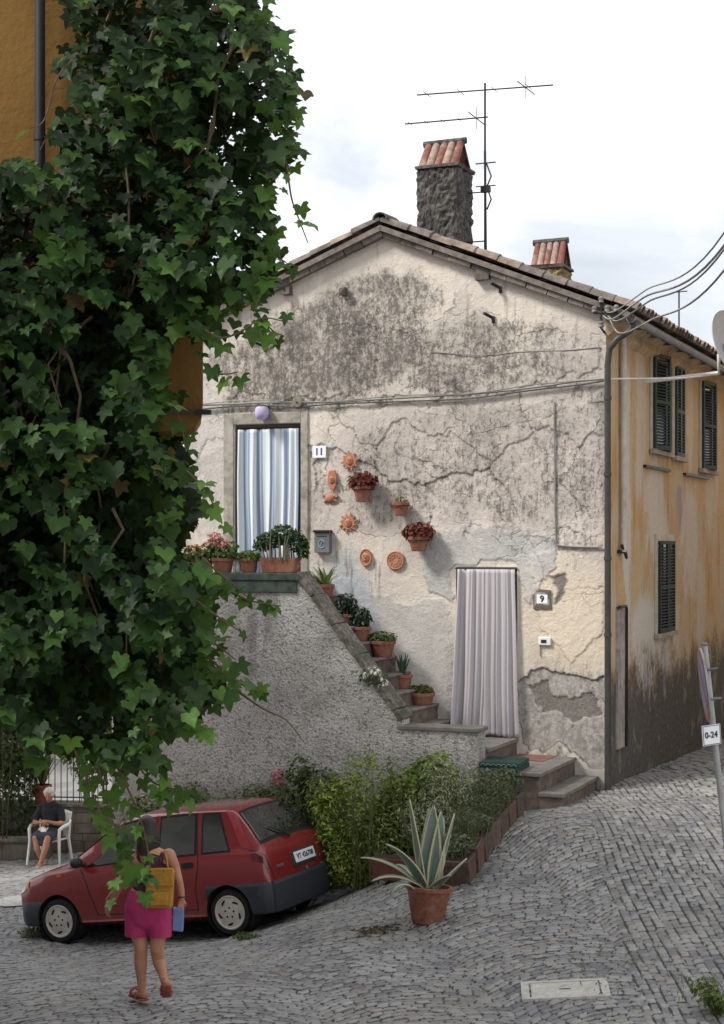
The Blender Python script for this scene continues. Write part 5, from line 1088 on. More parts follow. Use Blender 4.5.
    for nm, p0, vs, sd in (('sandal', fl, [(.035,-.065,-.058),(-.02,.04,-.078),(-.08,.13,-.082),(-.105,.18,-.080)], (1,.4,0)), ('sandal', fr, [(.01,-.07,.005),(.005,.02,-.068),(0,.085,-.118),(-.005,.14,-.142)], (1,0,0))):
        b = MB(); eloft(b, [(p0+Vector(v_),.041,.013) for v_ in vs], side=sd, n=12)
        for k, w_ in ((1,.045),(2,.045)):
            a = p0+Vector(vs[k]); sv = Vector(sd).normalized(); tt = (Vector(vs[k])-Vector(vs[k-1])).normalized(); up = sv.cross(tt); up = up if up.z > 0 else -up
            b.tube([a-sv*w_, a-sv*w_*.8+up*.05, a+up*.075, a+sv*w_*.8+up*.05, a+sv*w_], .012, 6)
        b.build(nm, sm_, t, smooth=50)
    b = MB(); cc = q(181.7,896.5,.03); b.tube([cc+Vector((.03*math.cos(a),.03*math.sin(a),0)) for a in np.linspace(0,6.283,15)], .006, 6); b.build('bracelet', M['ink'], t)
    # backpack
    bp = thing('backpack', 'mustard yellow fabric backpack worn by the walking woman', 'backpack', q(160,888,-.16)+base); by = plain('cloth_mustard', (.37,.19,.03), .85, 0, .2, 24, .4, spec=.2, dirt=(.27,.12,.012)); o0 = q(160,888,-.16)
    w2, h2, dpt = .115, .165, .06; b = MB(); b.grid(lambda u, v: Vector((0,0,0)), 1, 1); b = MB()
    def rbox(b, x0, x1, y0, y1, z0, z1): b.box(x0, x1, y0, y1, z0, z1)
    b.prism([(-w2,-h2),(w2*.92,-h2),(w2*1.05,h2*.85),(w2*.85,h2),(-w2*.9,h2),(-w2*1.02,h2*.85)], -dpt, .075); m_ = b.build('pack', by, bp, bevel=.028, bseg=3)
    b = MB(); b.prism([(-w2*1.03,h2*.12),(w2*1.06,h2*.14),(w2*1.0,h2*1.03),(-w2*.95,h2*1.03)], -dpt-.016, -dpt+.01); b.build('flap', by, bp, bevel=.008)
    b = MB(); b.box(-w2*.7,w2*.7,-dpt-.03,-dpt+.005,-h2*.85,-h2*.15); b.build('front_pocket', by, bp, bevel=.012)
    for pts in ([q(150,869,-.08),q(142,861,-.11),q(139,853.5,-.06),q(138.5,851,.04)], [q(168,869,-.10),q(166.5,859,-.12),q(165,851.5,-.06),q(164.5,849.5,.04)]):
        b = MB(); b.tube([p-o0 for p in pts], [(.02,.008)]*4, 8); b.build('strap', by, bp, smooth=50)
    bp.rotation_euler = (R(-4), 0, 0)
    bg_ = thing('hand_bag', 'small blue carrier bag held in the walking woman\'s right hand', 'bag', q(178,918,.03)+base); b = MB()
    b.prism([(-.05,-.105),(.045,-.115),(.052,.08),(-.04,.095)], -.03, .03); b.build('bag_body', plain('bag_blue', (.14,.20,.38), .5, 0, .2, 20, .3), bg_, bevel=.008); b = MB(); hz = q(181,907,.04)-q(178,918,.03)
    for y in (-.02,.02): b.tube([(-.03,y,.088), Vector((hz.x-.01,hz.y+y*.3,hz.z)), (.04,y,.078)], .004, 5)
    b.build('handle', M['black'], bg_)
M_hair2 = plain('hair_brown', (.045,.026,.016), .45, 0, .5, 60)
woman()
DS = 29.2
def seated():
    base = P(50, 864, DS); base.z = float(gz(base.x, base.y)); K = 57.3
    # chair frame: facing the camera, turned a little to the right
    ch = thing('plastic_chair', 'white plastic garden armchair under the seated old woman', 'chair', base, R(-12)); wp = M['white_paint']
    b = MB(); b.grid(lambda u, v: Vector((-.24+.48*u, -.24+.46*v, .43-.03*math.sin(u*3.14)-.02*v)), 8, 8); o = b.build('seat', wp, ch, smooth=50); o.modifiers.new('t','SOLIDIFY').thickness = .02
    b = MB(); b.grid(lambda u, v: Vector((-.25+.50*u+(.03*(u-.5)*2*v), .21+.12*v-.05*math.sin(u*3.14)*-1, .42+.46*v-.04*(2*u-1)**2*v)), 10, 8); o = b.build('backrest', wp, ch, smooth=50); o.modifiers.new('t','SOLIDIFY').thickness = .02
    for s in (-1, 1):
        b = MB(); b.tube([(s*.28,.24,.70),(s*.30,.10,.655),(s*.30,-.14,.65),(s*.28,-.25,.62)], [(.022,.035)]*4, 8); b.build('armrest', wp, ch, smooth=50)
        b = MB(); b.tube([(s*.28,-.25,.63),(s*.265,-.245,.42),(s*.30,-.30,.0)], [(.03,.03),(.035,.03),(.02,.02)], 8); b.build('leg', wp, ch, smooth=50)
        b = MB(); b.tube([(s*.27,.24,.70),(s*.25,.23,.40),(s*.29,.30,.0)], [(.03,.03),(.035,.03),(.02,.02)], 8); b.build('leg', wp, ch, smooth=50)
    t = thing('person', 'white haired old woman in dark clothes sitting with her hands together', 'person', base, R(-12)); b = MB()
    eloft(b, [((0,.08,.50),.17,.14),((0,.06,.60),.165,.13),((0,.05,.78),.165,.125),((0,.04,.93),.185,.11),((0,.02,1.02),.12,.075),((0,.0,1.07),.052,.052)], side=(1,0,0), n=20); limb(b, ((0,0,1.06),.05),((0,-.03,1.12),.048))
    hc = Vector((.01,-.06,1.19)); f, u, r = head(b, hc, (.1,-.9,-.38), (0,0,1), 1.0)
    for s, k in ((-1,0),(1,1)):
        limb(b, ((s*.17,.03,.95),.062),((s*.23,-.02,.80),.050),((s*.25,-.08,.70),.042)); wr = Vector((s*.05,-.25,.735)) if s < 0 else Vector((.06,-.27,.76))
        limb(b, ((s*.25,-.08,.70),.042),(Vector((s*.16,-.18,.715)),.036),(wr,.026)); hand(b, wr, (-s*.8,-.25,.0), (0,.6,-.5), .165, .6, s)
    limb(b, ((-.10,.02,.50),.095),((-.10,-.20,.51),.082),((-.10,-.40,.49),.062),((-.07,-.40,.30),.055),((.0,-.34,.10),.038),((.02,-.32,.075),.036))
    limb(b, ((.10,.02,.50),.095),((.11,-.20,.51),.082),((.12,-.40,.49),.062),((.09,-.44,.30),.055),((.03,-.46,.10),.038),((.01,-.46,.075),.036))
    for p in ((.02,-.32,.05),(.01,-.46,.05)): p = Vector(p); eloft(b, [(p+Vector((0,.03,-.01)),.034,.034),(p+Vector((.0,-.06,-.015)),.038,.03),(p+Vector((-.01,-.15,-.03)),.040,.018)], side=(1,0,0), n=12)
    o = weld(b, 'body', [M['skin_old'], M['ink'], plain('lip_old', (.28,.10,.08))], t, .009); paint_faces(o, [(hc+f*.088+r*.03+u*.002,.012,1),(hc+f*.088-r*.03+u*.002,.012,1),(hc+f*.098-u*.07,.018,2)])
    b = MB(); mm = Matrix((r, f, u)).transposed().to_4x4(); b.ball(hc-f*.028+u*.024, (.092,.094,.108), 16, mat=mm)
    for k in range(60):
        d = Vector(unit(1)[0]); d = d-f*max(0, d.dot(f)-.1)*1.0
        if d.dot(u) < -.5: continue
        b.ball(hc-f*.028+u*.022+(r*d.x+f*d.y*.9+u*d.z)*.088, .026, 8)
    weld(b, 'hair', plain('hair_white', (.52,.51,.49), .7, 0, .2, 40, .5), t, .01, 1)
    b = MB(); eloft(b, [((0,.08,.52),.195,.165),((0,.06,.62),.182,.15),((0,.05,.78),.180,.142),((0,.04,.93),.196,.125),((0,.022,.99),.15,.10)], side=(1,0,0), n=20)
    for s in (-1,1): limb(b, ((s*.17,.03,.95),.076),((s*.225,-.01,.83),.066),((s*.24,-.04,.77),.064))
    weld(b, 'blouse', plain('cloth_black', (.020,.019,.023), .9, 0, .5, 26, .2), t, .011, 3)
    b = MB(); eloft(b, [((0,.10,.50),.20,.13),((0,-.05,.52),.205,.115),((0,-.20,.52),.21,.105),((0,-.36,.505),.205,.088)], side=(1,0,0), n=20); eloft(b, [((0,-.34,.50),.20,.09),((0,-.37,.42),.195,.07)], side=(1,0,0), n=16)
    weld(b, 'skirt', plain('cloth_slate', (.045,.045,.062), .9, 0, .4, 26, .2), t, .011, 3)
    for p in ((.02,-.32,.05),(.01,-.46,.05)): b = MB(); p = Vector(p); eloft(b, [(p+Vector((0,.045,-.045)),.042,.014),(p+Vector((0,-.06,-.05)),.046,.014),(p+Vector((-.01,-.17,-.052)),.044,.013)], side=(1,0,0), n=12); b.tube([p+Vector((-.045,-.09,-.04)),p+Vector((-.01,-.09,.03)),p+Vector((.045,-.09,-.04))], .012, 6); b.build('slipper', plain('slipper_tan', (.30,.24,.15), .8), t, smooth=50)
    h = thing('handkerchief', 'crumpled white handkerchief in the lap of the seated old woman', 'handkerchief', base, R(-12)); b = MB(); b.grid(lambda u, v: Vector((-.07+.14*u, -.37+.13*v, .655+.02*math.sin(u*9+v*5)+.02*math.cos(v*8-u*4)-.05*(1-v))), 10, 10); o = b.build('cloth', M['white_paint'], h, smooth=70); o.modifiers.new('t','SOLIDIFY').thickness = .01
seated()
# ================================================================== plants along the stair wall
def ground(x, y): return float(gz(x, y))
def Gp(px, py): v = G(px, py); return v
# agave
g = G(427, 922); ag = thing('potted_agave', 'large variegated agave with cream edged leaves in a tilted terracotta pot', 'potted plant', (g.x, g.y+.02, g.z-.01), 0); ag.rotation_euler = (R(-3), R(4), 0); ag.scale = (.92,.92,.92)
pot_body(ag, .265, .175, .41, M['terracotta'], 36); pot_z = .40
def agave_leaf(base, d, ln, w, lean, droop, twist=0):
    v = []; d = Vector(d).normalized(); p = Vector(base); n = 14; s = Vector((-d.y, d.x, 0)); a = lean
    rows = []
    for j in range(n+1):
        q = j/n; ww = w*(.62+1.3*q-1.92*q*q if q < .34 else (1-((q-.34)/.66)**1.7)*.84)
        ww = w*min(1, .72+.9*q)*(1-max(0,(q-.30)/.70)**1.8); dirv = d*math.sin(a)+Vector((0,0,1))*math.cos(a); nr = d*math.cos(a)-Vector((0,0,1))*math.sin(a)
        rows.append([p+s*ww*k-nr*(abs(k)**1.5)*ww*.22*-1 for k in (-1,-.80,-.4,0,.4,.80,1)]); p = p+dirv*ln/n; a += droop/n*(.4+1.4*q)
    return rows
agm = NT('agave_leaf'); u, v_, _ = agm.sep(agm.uv()); ed = (u-.5).abs()*2.0; wob = agm.noise(agm.obj(), 9, 3)
c = agm.mix((.12,.165,.13), (.20,.25,.205), agm.noise(agm.obj(), 14, 4)); c = agm.mix(c, (.44,.43,.28), (ed+(wob-.5)*.14).st(.74,.84)); c = agm.mix(c, (.10,.07,.04), v_.st(.965,1.0)); agm.bump(agm.noise(agm.obj(), 40, 3), .15, .01); M['agave'] = agm.set(c, .45, 0, .4)
def put_leaf(rows, name='leaf'):
    n = len(rows); b = MB(); b.add([p for r in rows for p in r], [(i*7+k,i*7+k+1,(i+1)*7+k+1,(i+1)*7+k) for i in range(n-1) for k in range(6)]); me = b.mesh(name); uv = me.uv_layers.new(name='UVMap'); us = (0,.1,.3,.5,.7,.9,1)
    for lp in me.loops: i, k = divmod(lp.vertex_index, 7); uv.data[lp.index].uv = (us[k], i/(n-1))
    me.polygons.foreach_set('use_smooth', [True]*len(me.polygons)); me.materials.append(M['agave']); o = bpy.data.objects.new(name, me); COL.objects.link(o); o.parent = ag; md = o.modifiers.new('t','SOLIDIFY'); md.thickness = .016; return o
for az, ln, w, lean, droop in ((-100,.98,.13,.04,.10),(-50,.92,.12,.10,-.04),(195,1.06,.125,.24,.06),(-15,.92,.12,.20,.06),(45,.84,.11,.12,.1),(110,.92,.11,.10,.1),(-140,.88,.095,.62,.75),(183,.86,.085,.86,.9),(205,.74,.08,1.0,1.2),(-20,.56,.085,.72,.12),(-62,.50,.07,.85,.6),(70,.6,.07,.8,.7),(130,.6,.07,.9,.9)):
    a = R(az); d = (math.cos(a), math.sin(a), 0); put_leaf(agave_leaf((d[0]*.04, d[1]*.04, pot_z-.04), d, ln, w, lean, droop))
r_ = agave_leaf((-.20,-.14,pot_z-.02), (-.75,-.66,0), .40, .075, .9, 2.3); put_leaf(r_)
# terracotta troughs edging the bed along the street
A_ = G(456, 886); B_ = G(513, 816); A_ = Vector((A_.x, A_.y, 0)); B_ = Vector((B_.x, B_.y, 0)); dr = (B_-A_); LT = dr.length; dr.normalize(); NTR = 7
TR = ['terracotta planter trough nearest the agave in the row edging the flower bed','second terracotta trough from the agave in the bed edging','third terracotta trough from the agave in the bed edging','middle terracotta trough halfway between agave and doorsteps','third terracotta trough from the doorsteps in the bed edging','second terracotta trough from the doorsteps in the bed edging','terracotta trough nearest the doorsteps in the row edging the bed']
PN = ['grey leaved herb spilling from the trough nearest the agave','thin silvery herb in the second trough from the agave','olive green herb in the third trough from the agave','bushy grey green herb in the middle trough','slender herb with pale leaves in the third trough from the doorsteps','low grey herb in the second trough from the doorsteps','small wispy herb in the trough nearest the doorsteps']
TC = [(.095,.058,.045),(.12,.066,.05),(.085,.062,.052),(.115,.08,.064),(.09,.064,.052),(.12,.068,.05),(.09,.068,.058)]
for k in range(NTR):
    c = A_+dr*LT*(k+.5)/NTR; z = ground(c.x, c.y); rz = math.atan2(dr.y, dr.x); zA = ground(*(c-dr*.2).xy); zB = ground(*(c+dr*.2).xy)
    t = thing('planter_trough', TR[k], 'planter', (c.x, c.y, z-.03), rz, 'troughs edging the flower bed'); t.rotation_euler = (0, -math.atan2(zB-zA,.4), rz+R(random.uniform(-4,4))); ln = LT/NTR*.48; hgt = random.uniform(.30,.36); mt = plain('trough_clay', TC[k], .9, 0, .4, 14, .5, dirt=(.07,.06,.05))
    b = MB(); b.prism([(-ln+.025,0),(ln-.025,0),(ln,hgt-.06),(ln+.012,hgt-.06),(ln+.012,hgt),(-ln-.012,hgt),(-ln-.012,hgt-.06),(-ln,hgt-.06)], -.15,.15); b.build('trough', mt, t, bevel=.01)
    b = MB(); b.box(-ln+.03,ln-.03,-.12,.12,hgt-.01,hgt+.006); b.build('soil', M['soil'], t)
    hp = thing('herb_plant', PN[k], 'plant', (c.x, c.y, z+hgt-.02), rz, 'herbs growing in the edging troughs'); hh = random.uniform(.22,.42)*(1.2 if k in (1,3,4) else .8)
    stems(hp, 26, .16, hh, 0, .004, M['stem'], spread=1.7, rx=1.3); cloud('foliage', [((0,.05,hh*.55),(ln*1.15,.22,hh*.55))], 520, .045, SLIM if k % 2 else OVAL, (.055,.075,.045), (.17,.19,.12), LEAF_DULL, hp, up=.4, tipdown=-.4)
# dark clay boxes behind the agave
for px, py, hw, lab in ((352,884,.30,'dark red clay planter box beside the rear bumper of the car'),(398,880,.30,'dark red clay planter box behind the drooping agave leaves')):
    g = G(px, py); t = thing('planter_box', lab, 'planter', (g.x, g.y+.14, g.z-.02), HROT, 'clay boxes under the big shrub'); b = MB(); b.prism([(-hw+.03,0),(hw-.03,0),(hw,.26),(-hw,.26)], -.14,.14); b.build('box', plain('clay_dark', (.13,.045,.032), .85, 0, .35, 14, .4, dirt=(.06,.045,.04)), t, bevel=.012); b = MB(); b.box(-hw+.03,hw-.03,-.11,.11,.25,.266); b.build('soil', M['soil'], t)
def shrub(px, py, dback, name, label, blobs, n, size, tm, c0, c1, ns, h, r, mat=None, cat='shrub', grp='shrubs in the bed under the stair wall', **kw):
    k_ = (px-CX)/F; d_ = (dback+CN.x*EY.x+CN.y*EY.y)/(k_*EY.x+EY.y); x, y = k_*d_, d_; z = ground(x, y); t = thing(name, label, cat, (x, y, z-.02), 0, grp)
    stems(t, ns, r, h, .02, .008, M['stem'], spread=2.2); cloud('foliage', blobs, n, size, tm, c0, c1, mat, t, **kw); return t
shrub(356, 884, -2.28, 'leafy_shrub', 'tall bright yellow green feathery shrub behind the car\'s tailgate', [((-.2,0,.50),(.34,.24,.42)),((.1,0,.80),(.36,.26,.42)),((.36,0,1.15),(.22,.2,.42)),((-.02,.05,1.42),(.18,.16,.34)),((.46,-.05,.55),(.26,.24,.36)),((-.36,.05,.95),(.2,.2,.42)),((.0,-.12,.34),(.38,.24,.26)),((.18,.05,1.62),(.10,.10,.22)),((-.2,.05,1.25),(.16,.14,.28)),((.58,0,.95),(.14,.14,.3)),((.75,.0,.75),(.2,.2,.3)),((-.5,.1,1.2),(.16,.12,.25)),((.30,0,.35),(.5,.3,.3))], 6200, .060, tmpl_oval(.19,1.0,.05), (.09,.15,.02), (.42,.50,.09), 26, 1.2, .38, up=.6, tipdown=.1, jit=.45, shell=.1)
shrub(386, 878, -2.5, 'leafy_shrub', 'straggly mixed green weedy shrub with loose upright shoots behind the agave', [((0,0,.5),(.35,.25,.45)),((.3,.05,.75),(.22,.2,.5)),((-.3,.05,.8),(.2,.2,.5)),((.05,.1,1.25),(.12,.12,.3)),((.55,.1,.6),(.2,.2,.4))], 2600, .07, tmpl_oval(.15,1.0,.05), (.06,.10,.02), (.30,.38,.10), 20, 1.2, .35, up=.5, tipdown=-.2, jit=.45, shell=.05)
shrub(414, 874, -2.2, 'leafy_shrub', 'broad leaved mid green shrub between the agave and the stair wall', [((0,.1,.8),(.35,.28,.4)),((.25,.1,1.05),(.30,.25,.35)),((-.22,.1,.6),(.3,.25,.35))], 1500, .085, OVAL, (.07,.12,.022), (.28,.37,.08), 30, 1.0, .25, up=.5, tipdown=.2)
shrub(440, 872, -2.75, 'herb_bush', 'silvery olive coloured bushy herb right of the tall agave leaves', [((-.1,0,.45),(.40,.3,.38)),((.25,.2,.60),(.36,.3,.36)),((.55,.55,.62),(.34,.3,.34)),((.2,.6,.7),(.4,.3,.35))], 3400, .060, SLIM, (.12,.15,.07), (.46,.47,.31), 24, .85, .4, LEAF_DULL, up=.5, tipdown=-.7, shell=.1)
shrub(470, 838, -2.35, 'herb_bush', 'grey green wispy herb bush in front of the low stair pillar', [((-.1,0,.40),(.40,.3,.32)),((.15,.3,.5),(.32,.3,.3)),((-.35,.2,.6),(.3,.3,.3))], 2000, .060, SLIM, (.12,.15,.07), (.44,.45,.29), 20, .75, .35, LEAF_DULL, up=.5, tipdown=-.7, shell=.1)
shrub(290, 868, -1.90, 'leafy_shrub', 'dark green small leaved shrub between the car roof and the rough wall', [((0,-.05,1.25),(.45,.2,.42)),((-.45,-.05,1.2),(.36,.2,.36)),((.35,-.05,1.55),(.30,.2,.30)),((-.1,.0,.7),(.6,.2,.45)),((.1,-.02,1.75),(.16,.12,.2)),((.62,-.05,1.2),(.25,.2,.4))], 4300, .06, OVAL, (.03,.055,.014), (.12,.17,.045), 40, 1.5, .4, up=.5, tipdown=.2)
t = shrub(276, 868, -1.86, 'flowering_plant', 'tall thin plant with a single pink flower head against the rough wall', [((0,.15,1.25),(.14,.1,.22)),((.05,.15,.9),(.2,.12,.3))], 260, .055, OVAL, (.05,.09,.02), (.16,.2,.07), 7, 1.65, .08); cloud('blossom', [((.03,.1,1.66),(.07,.06,.11))], 90, .05, ROUND, (.45,.12,.17), (.55,.24,.28), LEAF_DULL, t)
shrub(225, 866, -1.88, 'leafy_shrub', 'low sparse green plant at the wall foot above the car roof', [((0,.0,1.25),(.4,.15,.28)),((.45,.0,1.3),(.2,.14,.3)),((-.4,.0,1.2),(.25,.14,.35))], 1500, .06, OVAL, (.04,.075,.018), (.15,.2,.05), 26, 1.2, .35)
shrub(172, 864, -1.88, 'leafy_shrub', 'yellowish weedy shrub at the wall foot behind the windscreen', [((0,.0,1.1),(.3,.15,.4)),((.3,.0,1.45),(.2,.14,.3)),((-.4,.0,1.2),(.25,.14,.4))], 1500, .065, OVAL, (.05,.085,.015), (.2,.24,.06), 26, 1.2, .35)
shrub(96, 858, -1.2, 'leafy_shrub', 'low round green weed clump beside the white plastic chair', [((0,0,.25),(.4,.3,.3)),((.35,.1,.4),(.35,.3,.3))], 1100, .07, OVAL, (.03,.06,.018), (.09,.14,.05), 16, .5, .25)
# grass and weeds
def weed(px, py, label, blobs, n, size, tm, c0, c1, kind='weed', **kw): 
    g = G(px, py); t = thing('weed_tuft', label, 'weeds', (g.x, g.y, g.z)); stems(t, 12, .12, .08, 0, .002); cloud('foliage', blobs, n, size, tm, c0, c1, LEAF, t, **kw)
weed(40, 936, 'small tuft of grass at the front wheel of the car', [((0,0,.03),(.26,.16,.06))], 420, .06, SLIM, (.05,.08,.025), (.13,.18,.07), up=.2, tipdown=-1.2)
weed(247, 940, 'small tuft of grass beside the rear wheel of the car', [((0,0,.02),(.17,.08,.04))], 240, .05, SLIM, (.05,.09,.02), (.13,.19,.05), up=.2, tipdown=-1.2)
g = G(716, 1012); t = thing('weed_plant', 'straggly green weed with long thin shoots at the edge of the cobbles', 'weeds', (g.x+.06, g.y, g.z))
b = MB(); tips = []
for k in range(14):
    a = random.uniform(1.6,4.9); l_ = random.uniform(.18,.42); d = Vector((math.cos(a), math.sin(a)*.5, 0)); b.tube([(0,0,0), d*l_*.5+Vector((0,0,l_*.5)), d*l_+Vector((0,0,l_*.6))], [.004,.003,.002], 5); tips += [((d*l_*q+Vector((0,0,.04+l_*.55*q)))[:], (.05,.05,.05)) for q in (.3,.5,.7,.9)]
b.build('stem', M['stem'], t, smooth=60); cloud('foliage', tips+[((0,0,.06),(.16,.12,.07))], 620, .042, OVAL, (.05,.085,.018), (.17,.22,.05), LEAF, t)
g = G(388, 930); t = thing('leaf_litter', 'dry leaf litter and dirt swept against the agave pot', 'litter', (g.x, g.y, g.z)); tag(t, None, None, kind='stuff'); cloud('dry_leaves', [((0,0,.012),(.38,.16,.015)),((.18,.08,.015),(.2,.12,.02))], 520, .045, OVAL, (.045,.035,.022), (.14,.105,.06), LEAF_DULL, t, up=2.0, tipdown=0)
lt_ = thing('street_litter', 'dry leaves and bits of dirt scattered over the cobbles', 'litter', (0,0,0)); tag(lt_, None, None, kind='stuff')
lx_ = rng.uniform(-4.2, 4.6, 420); ly_ = rng.uniform(13, 24, 420); kp_ = (lx_ < 3.0) | (ly_ < 20); lx_, ly_ = lx_[kp_], ly_[kp_]; nn_ = len(lx_); lp_ = np.stack([lx_, ly_, gz(lx_, ly_)+.022], 1)
leaf_mesh('dry_leaves', lp_, unit(nn_)*.5+np.array([0,0,1.2]), unit(nn_), rng.uniform(.015,.045,nn_), OVAL, vary((.05,.04,.025), (.20,.15,.07), nn_, .4), LEAF_DULL, lt_)
jn_ = thing('joint_grass', 'thin grass and moss growing in the joints at the street edge', 'grass', (0,0,0)); tag(jn_, None, None, kind='stuff')
gp_ = []
for (px, py, n_, sx_, sy_) in ((600,985,60,.25,.5),(640,960,70,.12,1.2),(690,990,120,.3,.5),(505,822,60,.12,.3),(560,806,50,.4,.08),(606,788,40,.15,.08),(470,880,70,.1,.5),(660,766,50,.1,.9),(340,905,80,.4,.1)):
    c_ = G(px, py)
    for _ in range(n_): x_, y_ = c_.x+rng.normal(0,sx_), c_.y+rng.normal(0,sy_); gp_.append((x_, y_, ground(x_, y_)+.012))
nn_ = len(gp_); leaf_mesh('blades', gp_, unit(nn_)+np.array([0,-.6,.3]), unit(nn_)*.6+np.array([0,0,1.]), rng.uniform(.02,.06,nn_), SLIM, vary((.05,.08,.02), (.15,.19,.06), nn_, .3), LEAF, jn_)
# ================================================================== leaning road sign
def road_sign():
    d = 13.6; foot = P(748, 0, d); foot.z = ground(foot.x, d); foot.z -= .02
    t = thing('road_sign', 'leaning round no parking sign seen edge on, with a small 0-24 plate on its pole', 'road sign', foot); m = M['zinc']
    def q(px, py, dd=0): return P(px, py, d+dd)-foot
    b = MB(); b.tube([Vector((.0,0,-.05)), q(714,735), q(704.5,646)], .026, 12); b.build('pole', m, t, smooth=40)
    b = MB(); b.lathe([(.027,0),(.029,.008),(.02,.02)], 12, c=q(704.4,645)); b.build('pole_cap', M['grey_metal'], t)
    c = q(704.5,685,-.055); up = (q(700,648)-q(709,722)).normalized(); n_ = Vector((-.998,.105,0)).normalized(); n_ = (n_-up*n_.dot(up)).normalized(); r = up.cross(n_); mt = Matrix(((r.x,up.x,n_.x,c.x),(r.y,up.y,n_.y,c.y),(r.z,up.z,n_.z,c.z),(0,0,0,1)))
    b = MB(); b.lathe([(.296,-.010),(.302,-.006),(.302,.006),(.296,.010)], 48, mat=mt); s = b.build('sign_disc', m, t, smooth=40)
    red = plain('sign_red', (.42,.10,.09), .4); blue = plain('sign_blue', (.20,.26,.42), .4)
    b = MB(); n = 48; ring = []
    for rr in (.295,.235): ring += [mt @ Vector((rr*math.cos(a*2*math.pi/n), rr*math.sin(a*2*math.pi/n), .0125)) for a in range(n)]
    b.add(ring, [(k,(k+1)%n,n+(k+1)%n,n+k) for k in range(n)]); b.build('red_ring', red, s)
    b = MB(); b.add([mt @ Vector((.234*math.cos(a*2*math.pi/n), .234*math.sin(a*2*math.pi/n), .0125)) for a in range(n)], [tuple(range(n))]); b.build('blue_field', blue, s)
    b = MB(); k = .707; b.add([mt @ Vector(p) for p in ((-.235*k-.02,.235*k-.02,.015),(-.235*k+.02,.235*k+.02,.015),(.235*k+.02,-.235*k+.02,.015),(.235*k-.02,-.235*k-.02,.015))], [(0,1,2,3)]); b.build('red_bar', red, s)
    b = MB()
    for z in (-.12,.12): p = mt @ Vector((0,z,-.02)); b.tube([p-n_*.0, p-n_*.10], .012, 6)
    b.build('clamp', M['grey_metal'], t)
    c = q(711.5,735,-.12); pt = Matrix.Translation(c) @ Matrix.Rotation(R(-4),4,'Y') @ Matrix.Rotation(R(26),4,'Z')
    b = MB(); b.box(-.092,.092,-.004,.004,-.082,.082); p = b.build('plate', M['plaque'], t, bevel=.003); p.matrix_local = pt
    b = MB()
    for a in ((-.086,.086,-.077,-.072),(-.086,.086,.072,.077),(-.086,-.081,-.077,.077),(.081,.086,-.077,.077)): b.box(a[0],a[1],-.006,-.0042,a[2],a[3])
    b.build('border', M['ink'], p); text_mesh('sign_text', '0-24', .070, M['ink'], p, (-.006,-.0065,0), (R(90),0,0), .001)
road_sign()
# ================================================================== back corner on the left: low wall, railing, pale building
M['old_stone'] = plain('old_stone', (.15,.125,.105), .95, 0, .45, 5, .8, dirt=(.07,.065,.055)); M['pale_wall'] = plain('pale_wall', (.46,.45,.43), .9, 0, .15, 3, .2, dirt=(.30,.28,.26))
def low_wall():
    a = P(-60, 0, 30.6); c = P(112, 0, 30.2); zt = E+(HY-806)/F*30.4; t = thing('garden_wall', 'low weathered stone garden wall behind the seated woman', 'wall', (a.x, a.y, 0), math.atan2(c.y-a.y, c.x-a.x)); L_ = (c.xy-a.xy).length
    b = MB(); x = 0; rr = random.Random(5); z0 = ground(a.x, a.y)-.6
    z = z0
    while z < zt-.02:
        h = min(rr.uniform(.14,.24), zt-z); x = -.3
        while x < L_: w_ = rr.uniform(.22,.5); b.box(x+.008, min(x+w_, L_)-.004, rr.uniform(-.015,.02), .34, z+.005, z+h-.006, jit=.010); x += w_
        z += h
    b.box(-.2, L_-.01, .03, .32, z0, zt-.02); b.build('masonry', M['old_stone'], t, bevel=.012); b = MB(); x = -.3
    while x < L_: w_ = min(rr.uniform(.6,.9), L_-x+.05); b.box(x+.003, x+w_-.003, -.05, .40, zt, zt+.06); x += w_
    b.build('coping', M['coping'], t, bevel=.012)
    r = thing('iron_railing', 'black wrought iron railing on the low stone wall', 'railing', (a.x, a.y, zt+.06), math.atan2(c.y-a.y, c.x-a.x)); hh = 1.05; b = MB(); b.box(0,L_-.1,.14,.17,.08,.10); b.box(0,L_-.1,.14,.17,hh-.03,hh); b.build('rail', M['dark_metal'], r); b = MB(); x = .05
    while x < L_-.15: b.tube([(x,.155,.0),(x,.155,hh+.02)], .009, 6); x += .115
    b.build('bar', M['dark_metal'], r)
    for x, nm, lab in ((a.x+ (P(40,0,30.4).x-a.x), 'potted_plant', 'red clay pot of reedy green leaves standing on the low stone wall'),):
        q = P(41, 0, 30.2); t2 = thing('potted_plant', lab, 'potted plant', (q.x, q.y+.12, zt+.06)); pot_body(t2, .17, .12, .34, plain('clay_red', (.20,.05,.035), .8, 0, .3, 14, .3)); blades('leaves', t2, 26, .8, .03, .3, (.05,.10,.02), (.16,.20,.06), .5)
low_wall()
pb = P(150, 0, 40); t = thing('pale_building', 'white rendered building behind the low wall and railing', 'building', (pb.x-8.2, 40, 0)); b = MB(); b.box(-9, 7.6, 0, 8, -4, 3.4); b.build('wall', M['pale_wall'], t)
b = MB(); b.box(-9.3, 7.9, -.3, 8.3, 3.405, 3.6); b.build('roof_slab', M['tile_dark'], t)
for wx in (-1.2, 2.4, 5.6):
    b = MB(); b.box(wx-.5, wx+.5, -.05, -.002, -1.0, .5); f = b.build('window', M['green_paint'], t); b = MB(); b.box(wx-.6, wx+.6, -.12, -.052, -1.1, -1.0); b.build('sill', M['pale_stone'], f)
